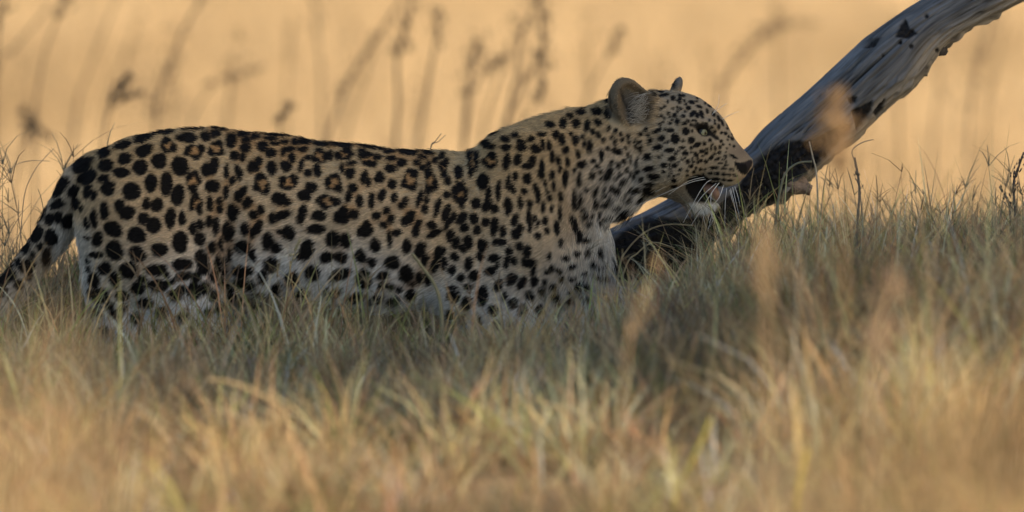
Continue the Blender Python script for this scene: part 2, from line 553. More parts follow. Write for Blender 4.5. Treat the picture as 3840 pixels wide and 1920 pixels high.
# lower jaw and chin
cap((qx(2480), 0, qz(660)), (qx(2600), 0, qz(742)), .031, .0175, 0.02, yaw=True)
cap((qx(2606), 0, qz(756)), (qx(2672), 0, qz(771)), .0165, .0125, 0.008, yaw=True, flat=1.5)
cap((qx(2540), 0, qz(660)), (qx(2618), 0, qz(712)), .034, .020, 0.015, yaw=True)
# ears: cups opening forwards and outwards
def ear(c, r, rot, side):
    ell(c, r, 0.012, rot)
    ca, sa = math.cos(rot), math.sin(rot)
    off = np.array([0.008, side * 0.016, -0.004])
    ell(np.array(c) + off, (r[0] * 0.91, r[1] * 0.98, r[2] * 0.92), 0.006, rot, cut=True)
yn = yc_of(qx(2380))
ell((qx(2446), yn - .064, qz(428)), (.030, .016, .042), 0.02)
ear((qx(2362), yn - .066, qz(378)), (.034, .026, .046), math.radians(-24), -1)
ear((qx(2534), yc_of(qx(2500)) + .058, qz(346)), (.011, .016, .030), math.radians(20), 1)
# shoulder, elbow, thigh masses
for sy in (-1, 1):
    ell((qx(1930), sy * .094, qz(790)), (.085, .034, .150), 0.045, math.radians(14))
    ell((qx(1850), sy * .066, qz(650)), (.036, .022, .055), 0.03, math.radians(14))
    ell((qx(1790), sy * .085, qz(1080)), (.055, .038, .060), 0.05)
    ell((qx(560), sy * .083, qz(830)), (.105, .045, .150), 0.06, math.radians(-20))
    ell((qx(1250), sy * .085, qz(900)), (.190, .045, .090), 0.06)
# legs
def leg(pts, k=0.04):
    for (a, ra), (b, rb) in zip(pts[:-1], pts[1:]):
        cap((qx(a[0]), a[1], qz(a[2])), (qx(b[0]), b[1], qz(b[2])), ra, rb, k)
leg([((1990, -.075, 950), .085), ((1900, -.085, 1200), .058), ((1990, -.080, 1460), .034), ((2010, -.078, 1610), .030), ((2080, -.078, 1648), .030)])
leg([((2090, .060, 950), .070), ((2190, .050, 1120), .052), ((2225, .055, 1300), .040), ((2230, .060, 1480), .031), ((2240, .060, 1620), .028), ((2300, .060, 1650), .027)])
leg([((480, -.070, 800), .090), ((560, -.085, 960), .080), ((690, -.088, 1110), .060), ((460, -.080, 1330), .036), ((480, -.078, 1590), .028), ((560, -.078, 1650), .029)])
leg([((520, .070, 820), .090), ((720, .080, 1040), .075), ((830, .082, 1180), .055), ((700, .075, 1400), .034), ((720, .075, 1590), .027), ((800, .075, 1650), .028)])
leg([((440, -.070, 880), .062), ((425, -.078, 1060), .045), ((440, -.080, 1310), .033)], 0.03)
for fx, fy in ((2080, -.078), (2300, .060), (560, -.078), (800, .075)):
    for q in (-1.5, -0.5, 0.5, 1.5):
        cap((qx(fx + 10), fy + q * .012, qz(1640)), (qx(fx + 62 - 8 * abs(q)), fy + q * .015, qz(1660)), .014, .011, 0.008)
# tail
TAIL = smooth_path([(368, 664), (300, 720), (242, 806), (180, 905), (110, 1000), (50, 1085), (-20, 1185), (-110, 1270), (-220, 1300), (-330, 1270), (-420, 1230)], 40)
TR = np.interp(np.linspace(0, 1, 40), [0, .10, .20, .36, .8, 1], [.046, .038, .033, .026, .023, .016])
TY = np.interp(np.linspace(0, 1, 40), [0, .5, 1], [0, -.01, .03])
for i in range(39):
    cap((qx(TAIL[i, 0]), TY[i], qz(TAIL[i, 1])), (qx(TAIL[i + 1, 0]), TY[i + 1], qz(TAIL[i + 1, 1])), TR[i], TR[i + 1], 0.012)
# loose skin: low muscular unevenness
low = [slice(None, None, 6)] * 3
g0 = np.stack(np.meshgrid(AX[0][::6], AX[1][::6], AX[2][::6], indexing='ij'), -1)
nz = fbm(g0 * np.array([16, 16, 9]), 77, 2)
nz = np.repeat(np.repeat(np.repeat(nz, 6, 0), 6, 1), 6, 2)[:NX[0], :NX[1], :NX[2]]
def box3(a):
    for ax in range(3):
        a = sum(np.roll(a, s, ax) for s in (-3, -1, 0, 1, 3)) / 5
    return a
body_only = (AX[0] < qx(2380))[:, None, None]
FIELD += (0.0060 * box3(nz.astype(np.float32)) * body_only).astype(np.float32)
# skin folds: flank fold in front of the thigh, groove behind the shoulder, groove along the neck
def groove(pts, depth, width):
    pts = [(qx(a), qz(b)) for a, b in pts]
    lo = np.min(pts, 0) - 3 * width; hi = np.max(pts, 0) + 3 * width
    sl, X, Y, Z = box((lo[0], -0.2, lo[1]), (hi[0], 0.2, hi[1]))
    d = np.full((X.shape[0], 1, Z.shape[2]), 9.0)
    for (ax_, az_), (bx_, bz_) in zip(pts[:-1], pts[1:]):
        t = np.clip(((X - ax_) * (bx_ - ax_) + (Z - az_) * (bz_ - az_)) / ((bx_ - ax_) ** 2 + (bz_ - az_) ** 2), 0, 1)
        d = np.minimum(d, np.hypot(X - ax_ - t * (bx_ - ax_), Z - az_ - t * (bz_ - az_)))
    FIELD[sl] += (depth * np.exp(-(d / width) ** 2)).astype(np.float32) + 0 * Y
groove([(860, 760), (865, 880), (850, 1000), (800, 1070)], 0.006, 0.030)
groove([(1790, 560), (1775, 680), (1720, 830), (1650, 960), (1600, 1080)], 0.006, 0.028)
groove([(2140, 640), (2170, 780), (2200, 900), (2215, 1000)], 0.006, 0.016)
groove([(2380, 640), (2330, 740), (2300, 830)], 0.006, 0.014)

grid = openvdb.FloatGrid()
grid.copyFromArray(np.ascontiguousarray(FIELD))
PV, PQ = grid.convertToQuads(0.0)
PV = PV.astype(np.float64) * H + LO
PQ = np.asarray(PQ)
# keep only the largest connected piece
parent = np.arange(len(PV))
lab = np.arange(len(PV))
for _ in range(400):
    m = lab[PQ].min(1)
    new = lab.copy()
    for c in range(4): np.minimum.at(new, PQ[:, c], m)
    new = new[new]
    if (new == lab).all(): break
    lab = new
big = np.bincount(lab).argmax()
kp = lab == big
remap = np.cumsum(kp) - 1
PQ = remap[PQ[kp[PQ].all(1)]]
PV = PV[kp]
# light smoothing
e = np.concatenate([PQ[:, [0, 1]], PQ[:, [1, 2]], PQ[:, [2, 3]], PQ[:, [3, 0]]])
deg = np.bincount(e.ravel(), minlength=len(PV)).astype(float)[:, None]
for it in range(3):
    s = np.zeros_like(PV)
    for c in range(3):
        s[:, c] = np.bincount(e[:, 0], PV[e[:, 1], c], len(PV)) + np.bincount(e[:, 1], PV[e[:, 0], c], len(PV))
    PV = PV + 0.5 * (s / deg - PV)

# ---- coat pattern: spots, and throat shading drawn as spots, listed in the side view, four sheets with their own scale: cx,cy,rx,ry,angle
def sheet(txt, ox, oy, k, lo, hi):
    out = []
    for s in txt.replace('\n', ' ').split(')'):
        s = s.strip(' (,')
        if not s: continue
        v = [float(t) for t in s.split(',')]
        if len(v) == 4: v.append(0.0)
        cx = ox + v[0] * k
        if lo <= cx < hi:
            out.append((cx, oy + v[1] * k, v[2] * k, v[3] * k, math.radians(v[4])))
    return out
SH_A = """(505,345,70,38,-30)(640,262,50,28,-30)(755,218,50,22,-20)(880,180,60,20,-15)(985,148,70,14,-8)(1160,125,70,12,0)(1330,122,70,12,5)(1470,160,40,18,15)
(655,335,48,36,-20)(770,292,42,32)(885,248,52,36,-20)(1000,215,26,40)(1055,225,30,42)(1030,252,45,18)(1030,190,38,14)(1135,178,60,28,5)(1250,170,36,28,10)(1312,155,32,22,10)(1405,195,32,42)
(535,415,70,36,-30)(575,390,28,32)(645,415,34,26,-20)(752,373,50,30)(868,345,44,44)(978,312,44,46)(1103,340,50,60,-20)(1145,255,18,35)(1190,290,40,26)(1228,255,20,40)(1185,225,26,9)
(1290,240,28,36)(1345,250,26,48,-10)(550,485,26,44,15)(590,508,20,30)(672,468,42,38)(812,485,54,50)(932,438,38,50)(1022,448,34,70,5)(1090,512,40,60,10)
(1190,400,28,24)(1160,430,22,22)(1210,440,20,28)(1185,465,35,18)(1260,365,34,40)(1305,345,28,48,10)(1378,375,16,45)(1415,430,18,24)(1378,495,20,40)(1295,460,42,36)
(370,480,70,34,-52)(455,505,32,38)(470,565,28,40,30)(505,595,14,20,20)(590,650,20,55)(652,600,26,50)(745,565,34,36)(785,610,50,45)(905,555,28,36)(965,572,34,44)(1045,650,30,60)(1115,645,24,42)
(1210,520,28,28)(1185,560,22,28)(1205,600,36,24)(1283,565,20,42)(1340,550,18,24)(1338,600,20,26)(355,580,45,28,-30)(310,668,28,34)(362,660,28,34)(420,685,36,44,25)(540,675,18,30)(610,770,34,48,10)
(710,710,60,44,25)(890,650,32,38)(950,690,42,44)(1218,775,34,40)(1182,710,24,40)(1220,690,20,28)(1275,670,22,32)(1318,700,24,48)(1390,730,30,62)
(248,638,30,60,30)(150,800,26,90,30)(165,845,28,38,15)(225,760,38,52,20)(315,775,40,48,10)(290,890,25,60,15)(210,890,15,20)(170,950,50,40)(35,1040,30,60,30)(80,1010,26,40,30)(60,955,28,34,30)(120,925,20,26,20)(20,1100,30,40,30)(255,835,18,26)(-30,1130,30,40,30)(190,1000,20,26)(120,1060,30,30)
(540,770,16,12)(850,745,54,48,30)(715,835,52,58)(600,870,45,16)(545,905,15,15)(850,860,52,42,30)(985,830,50,40)(1105,790,45,62)(1300,820,24,34)(1350,810,16,40)(1405,870,14,40)
(1235,880,40,45)(1330,925,22,55)(1375,910,14,30)(660,950,46,36)(800,950,55,50)(720,1015,30,45)(970,950,60,36)(1120,920,60,36)(1130,990,50,24)(1240,950,40,40)(590,1020,35,45)(620,1110,60,50)
(980,1040,70,36)(1190,1080,40,50)(860,1060,44,40)(1080,1100,40,36)(760,1110,40,36)(900,1150,46,36)(600,1210,40,40)(720,1220,40,36)(840,1250,36,40)(1000,1210,40,40)(1130,1230,40,36)(650,1330,40,36)(1200,1000,28,36)(1250,1060,30,36)(1300,1000,24,34)(1300,1110,26,34)(1350,1040,24,30)(1390,1090,26,32)(1370,980,20,26)(1330,1180,28,30)(1390,1170,22,28)(1120,1070,34,28)(1060,1020,20,18)(1270,1200,24,26)(880,1010,30,22)(1030,985,16,16)(560,950,14,22)(560,1090,16,26)(680,1170,28,28)(560,1280,22,30)(760,1190,26,26)"""
SH_B = """(60,42,70,10,3)(215,62,75,10,8)(400,85,90,10,6)(560,125,40,20,10)(660,140,55,16,5)(780,135,70,20,5)(960,155,90,14,10)(1180,185,60,22,5)(1300,190,40,14,5)
(115,115,32,38,-10)(185,82,40,16)(215,115,34,18)(262,95,26,14)(355,105,40,14)(435,128,24,14)(385,135,25,12)(500,130,24,16)(545,168,30,14)(205,155,34,26)(140,205,28,26)(190,205,20,22)
(310,150,34,26)(352,190,32,26)(460,170,40,15)(482,215,22,22)(428,182,14,22)(655,190,30,22)(690,225,26,36)(712,200,14,25)(770,190,16,24)(800,214,38,11)(838,190,14,20)(800,172,35,7)
(905,178,24,12)(965,185,26,11)(1065,188,36,12)(1080,228,30,12)(1145,250,26,22)(1230,250,22,16)(1265,220,26,14)(1265,275,20,14)(1302,260,16,16)(1350,235,22,20)(1385,212,18,20)(1440,210,18,32)(1490,220,22,32)
(92,290,15,42)(165,300,24,46,-10)(125,350,18,22)(245,270,22,34)(280,240,20,34)(270,280,18,16)(360,275,28,34)(445,265,36,32,20)(540,265,14,42,8)(582,218,28,18)(580,310,22,16)(635,290,24,34)
(785,275,16,28)(845,248,26,13)(835,305,30,30)(905,215,16,22)(950,245,45,13)(992,228,16,26)(1080,280,36,24)(1155,350,16,40)(1195,306,28,16,10)(1232,345,16,48)(1195,398,22,18)(1295,355,15,36)(1342,340,16,68,8)
(1385,285,8,24)(1412,282,8,26)(1400,258,14,8)(1490,300,24,40)(90,420,18,38)(195,410,20,42,30)(165,440,22,30)(230,470,26,30)(275,360,20,45)(308,412,40,26)(338,360,18,42)(300,326,34,15)
(428,355,16,35)(502,350,16,36)(480,388,30,15)(448,326,20,9)(600,390,36,28,10)(565,435,44,34)(725,325,24,28)(698,375,18,28)(735,396,48,14)(775,375,18,26)
(855,390,28,26)(828,440,22,36,15)(890,470,22,34)(918,330,20,38,15)(945,360,18,22)(1010,330,26,34)(1085,368,26,26)(965,465,18,44)(1025,430,24,34,20)(1105,445,20,32,10)(1150,488,32,18,-40)(1168,468,12,22)
(1250,455,18,50,20)(1298,465,16,24)(1285,515,20,24)(1425,352,20,24)(1462,395,12,40)(1420,432,20,20)(1360,505,18,56,18)(1475,440,13,52,10)(1530,410,14,58,5)(1500,492,28,16)(1512,362,24,14)
(130,535,36,50)(215,480,32,28,-30)(255,550,28,24)(300,520,20,32)(410,455,46,38)(452,472,32,22)(375,570,22,34)(430,550,48,26,-20)(550,545,28,55,10)(648,555,42,28)(660,475,22,26)(700,497,48,13)(742,470,18,26)(700,438,46,9)
(785,562,50,44)(855,542,28,26)(800,520,32,28)(995,552,24,26)(1050,524,22,22)(1080,575,22,26)(1035,610,22,22)(1180,578,36,32,-20)(1200,545,26,20)(1230,635,22,42,12)(1250,600,16,24)(1325,612,28,26)(1340,660,48,22,-30)(1412,540,22,52,15)(1420,600,16,46,20)
(92,640,14,44)(130,660,15,46)(112,700,20,16)(108,610,18,14)(205,635,26,40)(282,625,26,48,20)(250,655,18,32)(632,635,54,32)(470,655,42,44,-10)(425,650,24,16)(930,600,22,25)(925,645,46,38)
(735,690,44,46,20)(815,695,32,40)(345,710,38,50)(395,750,28,30)(195,745,48,38)(250,790,24,36)(580,755,38,58,15)(540,790,24,24)(1072,690,16,46)(1115,652,34,20,-20)(1175,735,26,46)(990,730,28,44,-8)(900,790,28,44)(965,828,34,24,15)
(700,800,44,34,-10)(785,800,40,38)(1258,760,34,50,20)(1285,820,20,38,15)(1090,835,48,40)(1175,900,46,50,15)(85,830,14,34)(120,790,12,38)(365,850,48,48)(310,920,30,38)(190,890,58,38)(610,890,46,48)(780,905,74,32,-25)(920,930,46,56)
(490,930,44,48)(1035,910,34,24)(1080,975,24,20)(1130,995,20,17)(1030,970,28,24)(750,1015,38,22,-20)(870,1040,58,28,-10)(690,1000,15,18)(1000,1050,48,28)(1370,780,34,44,20)(1345,850,26,52,20)(1400,840,22,36)(180,960,40,30)(400,990,36,34)(560,1020,40,30)
(640,1080,36,24)(800,1100,44,22)(1100,1070,40,26)(1200,1030,30,34)(1250,930,24,36,15)(1300,940,24,34)(470,1060,44,30)(300,1040,40,30)(1210,960,20,18)(130,1040,30,28)(180,1110,30,26)(240,980,30,24)(60,1000,24,32)(360,1080,30,26)(250,1130,28,24)(160,1180,26,24)(420,1130,30,22)"""
SH_C = """(160,498,18,30)(318,322,30,9,-20)(222,372,35,11,-30)(382,333,20,15,10)(436,318,22,11)(505,332,18,13)(560,315,22,11)(298,365,38,16)(387,372,20,15)(460,347,20,11)(462,375,22,17,10)(525,385,24,20,35)(560,365,11,26,-15)(595,367,11,22,-10)
(600,272,20,13)(660,265,18,20,-10)(628,318,16,17)(652,340,13,23)(745,215,24,12,-10)(725,270,18,19)(778,278,14,28,15)(825,208,26,14)(880,215,13,23)(830,258,17,16)(805,305,14,13)(832,320,9,15)(720,345,19,20)(765,360,9,15)(670,390,15,19)
(310,408,38,15)(283,425,14,14)(338,425,12,22)(325,470,21,30)(204,452,11,44)(240,440,11,46)(225,490,24,15)(228,408,19,11)(390,440,17,38,10)(440,430,19,27,20)(490,462,28,16)(510,438,15,20)(558,480,16,45,5)(610,420,11,27)(635,440,9,17)
(730,410,11,21)(790,375,11,31)(845,415,13,28)(678,445,9,19)(642,478,7,17)(275,540,31,40)(300,598,13,34,15)(160,610,20,36,20)(195,580,13,38,-10)(165,645,20,18)(185,548,20,11)(245,640,21,25)(297,652,22,32,25)(350,580,13,45,5)(330,668,17,21)
(108,543,20,22)(138,570,11,19)(104,600,19,24)(398,540,13,38)(432,512,11,21)(420,570,13,19)(487,522,21,24)(476,582,15,15)(532,592,13,48,-8)(606,505,12,20)(572,545,8,17)(615,558,8,22)(666,520,13,40)(750,460,26,16,-10)(740,530,13,30)(800,505,9,21)
(395,655,21,40)(450,635,13,33)(497,645,13,23)(580,585,8,11)(592,618,10,13)(562,662,9,23)(605,665,10,17)(645,608,9,21)(875,500,16,33,20)(820,580,12,27,15)(712,620,13,38)(745,620,9,24)(725,650,18,16)(955,480,11,19)(930,405,26,12)(950,530,19,15)
(172,715,22,34,40)(230,712,20,28)(290,733,20,22)(185,760,23,22)(245,770,17,24)(112,745,17,45,15)(130,710,14,24,10)(335,745,20,34)(325,775,14,24)(372,780,13,27)(355,825,31,16)(432,722,18,31,15)(452,770,16,32,15)(435,790,20,22)(497,720,12,55,-5)(520,712,8,15)(538,735,8,11)
(573,727,13,19)(585,772,10,13)(628,760,11,30)(645,690,9,36)(538,793,14,15)(712,745,16,48,-15)(735,800,14,30)(765,822,24,14)(820,640,14,22,20)(865,645,17,14)(905,655,28,14)(150,835,18,30,15)(205,830,22,30)(180,860,16,18)(275,840,27,34)(265,895,19,22)(120,800,22,28)(138,900,19,17)
(455,845,13,19)(490,865,22,26)(500,920,30,24)(475,915,14,24)(405,870,20,22)(390,920,14,28,15)(425,915,15,19)(330,905,28,20)(315,965,30,20)(345,940,9,19)(205,930,20,32,15)(130,960,19,22,20)(232,985,25,26)(170,995,16,19)(205,1040,23,19)(412,1000,30,26,-20)(465,1020,18,34,20)(350,1035,17,30,15)
(275,1085,27,46)(140,1090,30,28)(205,1120,25,34)(130,1045,21,11)(520,955,10,38,15)(180,1200,16,23)(120,1180,19,23)(250,1220,19,48)(595,890,9,15)(668,900,15,11)(640,960,13,11)(700,940,15,11)(780,880,9,13)(740,1040,34,17)(830,995,24,13)(815,945,19,8)(835,880,9,18)(840,1100,24,18)(765,890,8,9)(650,830,9,15)(700,1000,13,9)(590,960,11,13)
(865,700,15,9)(770,700,13,12)(830,725,11,23)(330,1150,24,30)(420,1120,24,26)(500,1080,20,26)(560,1060,16,22)(400,1230,22,30)(620,1090,18,16)(300,1290,24,30)(400,1330,24,26)(520,1010,18,24,10)(570,1010,12,18)(610,1040,14,20)(545,1150,20,24)(470,1150,20,28,10)(380,1080,14,24)(640,1130,16,18)(700,1120,18,14)(690,1070,12,10)(770,1100,16,12)(610,950,10,16)(650,1000,11,13)(720,880,12,10)(760,980,14,10)(800,930,9,12)(700,1200,18,18)(480,1280,22,24)(560,1230,18,22)(620,1290,20,20)(340,1220,20,24)(760,1050,10,9)(855,1000,9,14)(850,940,8,11)(360,1420,22,22)(800,1180,20,20)(820,1260,22,20)(780,1330,20,18)"""
SH_D = """(150,365,20,36)(85,425,26,24)(150,280,26,15)(590,265,16,14)(635,278,15,19)(530,245,30,9,-10)(465,235,17,11,20)(720,288,21,12,10)(510,220,18,8)(650,248,22,9)(600,375,13,15)(618,418,13,19)(660,378,12,9)(645,330,11,8)(697,325,14,12)(725,365,24,15,-35)(757,378,13,13)(785,370,13,24,-20)(770,320,20,9,20)(825,350,9,13)(620,322,8,8)(590,330,7,7)
(870,372,11,15,-30)(905,400,9,19,-20)(905,455,9,15)(930,430,8,18,-20)(890,330,10,8,20)(850,318,16,7,20)(485,480,26,11,-35)(425,510,14,9,-30)(575,478,21,13)(540,470,8,6)(677,480,22,25)(720,480,8,9)(692,412,14,9,20)(670,430,14,9)(514,530,20,18)(605,532,29,36)(660,545,8,8)(712,542,23,22)(440,550,14,22,15)(370,555,10,14)(345,545,7,10)(373,600,13,21,20)(345,585,8,12)
(490,592,30,17,-20)(567,612,32,15)(653,590,19,9)(712,595,9,12,30)(757,575,25,17,-25)(805,567,13,12)(790,622,15,13)(818,638,13,11,-30)(850,600,7,13)(880,600,6,13)(910,592,8,12)(673,632,21,17)(748,645,13,18,-30)(850,668,17,10,-35)(893,677,18,8,-25)(905,630,11,9,-30)(875,640,9,8)(420,655,27,23,-20)(495,660,13,9,30)(583,670,25,17,-15)
(783,688,11,10)(815,692,13,11)(690,690,16,13)(650,675,10,6)(913,705,15,8)(953,718,11,8)(715,723,14,12)(530,715,23,15)(600,718,18,13)(640,745,12,9)(435,740,34,19,-10)(465,793,36,21)(870,735,28,8,5)(937,742,16,8)(985,745,10,8)(1003,750,6,5)(845,775,15,8)(890,778,19,9)(938,782,17,10)(977,784,13,9)(1005,785,9,7)(1022,790,6,5)(880,815,30,9)(940,818,11,8)(980,822,17,6)(893,850,34,17)
(735,765,10,10)(595,822,20,13)(600,870,20,13)(440,845,40,13)(340,880,35,20)(200,872,36,26)(255,815,28,20,-20)(160,750,19,34,30)(140,790,21,26,20)(305,770,11,18)(328,795,11,15)(308,670,8,21)(350,690,11,29,10)(275,740,15,20)(215,625,38,18,15)(205,565,11,19)(250,545,10,14)(292,640,8,13)(275,600,8,11)(200,320,20,22)
(140,975,26,16)(215,985,30,16)(1005,657,25,7,25)(960,605,4,4)(980,580,4,4)(950,630,4,4)(965,545,4,4)(430,905,46,22)(270,1030,52,22,-20)(380,940,30,18,-30)(420,875,34,14)(150,1060,26,14)"""  # the broad dark ellipses at the throat paint in its shading
SPOTS = sheet(SH_A, 0, 400, .6210, -600, 880) + sheet(SH_B, 800, 450, .6210, 880, 1690) + sheet(SH_C, 1600, 250, .7767, 1690, 2270) + sheet(SH_D, 2200, 220, .5435, 2270, 3000)
# the part of the coat the photograph hides (tail end, lower legs) carries on in the same way
for i in range(26):
    u = 26 + i * 0.5
    SPOTS.append((np.interp(u, range(40), TAIL[:, 0]) + random.uniform(-14, 14), np.interp(u, range(40), TAIL[:, 1]) + random.uniform(-36, 36), random.uniform(16, 30), random.uniform(13, 22), 0.3))
for lx in (470, 720, 2010, 2230):
    for ly in range(1380, 1640, 34):
        SPOTS.append((lx + random.uniform(-45, 45), ly + random.uniform(-10, 10), random.uniform(12, 18), random.uniform(10, 15), 0))
_r = np.random.default_rng(23)
_a = np.array(SPOTS)
for x0, x1, y0, y1, lo_, hi_, want in ((2460, 2750, 350, 650, 3.0, 5.5, 90), (2080, 2420, 430, 840, 6.0, 10.0, 45)):
    got = 0
    for _ in range(4000):
        cx, cy, rr = _r.uniform(x0, x1), _r.uniform(y0, y1), _r.uniform(lo_, hi_)
        gap = np.hypot(_a[:, 0] - cx, _a[:, 1] - cy) - np.maximum(_a[:, 2], _a[:, 3]) - rr
        if gap.min() > rr * .9 and np.hypot(cx - 2632, cy - 488) > 34 and np.hypot(cx - 2370, cy - 380) > 105:
            SPOTS.append((cx, cy, rr * _r.uniform(.8, 1.3), rr, _r.uniform(-.6, .6))); _a = np.array(SPOTS); got += 1
            if got >= want: break
RINGS = []
for ox, oy, k, txt in ((800, 450, .6210, "305,372,46,56 465,355,50,40 800,194,50,28 950,225,58,32 735,360,48,50 700,468,58,38 1197,350,48,58 1318,355,32,64 1500,430,40,74 655,210,44,40 1400,280,20,32"),
                       (0, 400, .6210, "1028,225,46,40 1188,258,50,46 1318,245,44,44 1182,432,40,52 1200,560,32,52"),
                       (1600, 250, .7767, "225,450,22,50 312,440,34,36 175,600,30,46")):
    for q in txt.split():
        a_, b_, c_, d_ = [float(u) for u in q.split(',')]
        RINGS.append((ox + a_ * k, oy + b_ * k, c_ * k, d_ * k))
SPOTS = [s_ for s_ in SPOTS if not any(((s_[0] - g[0]) / (g[2] + 6)) ** 2 + ((s_[1] - g[1]) / (g[3] + 6)) ** 2 < 1.15 for g in RINGS)]
SPOTS = np.array(SPOTS)

def poly_sd(px, py, pts):
    """approximate signed distance (px) to a polygon, negative inside"""
    pts = np.array(pts, float)
    d = np.full(px.shape, 1e9); ins = np.zeros(px.shape, bool)
    for (ax, ay), (bx, by) in zip(pts, np.roll(pts, -1, 0)):
        t = np.clip(((px - ax) * (bx - ax) + (py - ay) * (by - ay)) / ((bx - ax) ** 2 + (by - ay) ** 2 + 1e-9), 0, 1)
        d = np.minimum(d, np.hypot(px - ax - t * (bx - ax), py - ay - t * (by - ay)))
        c = ((ay > py) != (by > py)) & (px < (bx - ax) * (py - ay) / (by - ay + 1e-12) + ax)
        ins ^= c
    return np.where(ins, -d, d)

def D(x, y): return (2200 + .5435 * x, 220 + .5435 * y)
MOUTH = [D(*q) for q in ((700, 800), (760, 780), (830, 800), (870, 850), (900, 880), (955, 888), (1000, 876), (1040, 850), (1045, 862), (1000, 890), (955, 905), (930, 960), (915, 985), (860, 988), (790, 985), (735, 975), (700, 930), (672, 880))]
EYE = [D(*q) for q in ((715, 440), (760, 432), (830, 440), (838, 470), (870, 500), (905, 540), (880, 535), (845, 510), (815, 515), (790, 512), (765, 490), (745, 462))]
NOSE = [D(*q) for q in ((1018, 700), (1050, 700), (1100, 690), (1128, 680), (1140, 700), (1132, 725), (1100, 780), (1080, 786), (1055, 770), (1030, 735))]
NOSTRIL = [D(*q) for q in ((1016, 696), (1050, 712), (1085, 715), (1096, 740), (1085, 775), (1066, 775), (1040, 750), (1022, 722))]
EARIN = [(2322, 330), (2345, 318), (2372, 340), (2395, 372), (2412, 405), (2400, 445), (2362, 465), (2352, 430), (2345, 400), (2330, 370)]
EARDARK = [(2318, 325), (2330, 320), (2340, 350), (2346, 378), (2365, 400), (2375, 440), (2362, 466), (2350, 445), (2346, 410), (2328, 370)]
CHIN = [D(*q) for q in ((735, 985), (800, 990), (906, 988), (905, 1000), (870, 1040), (800, 1065), (735, 1040), (690, 990))]

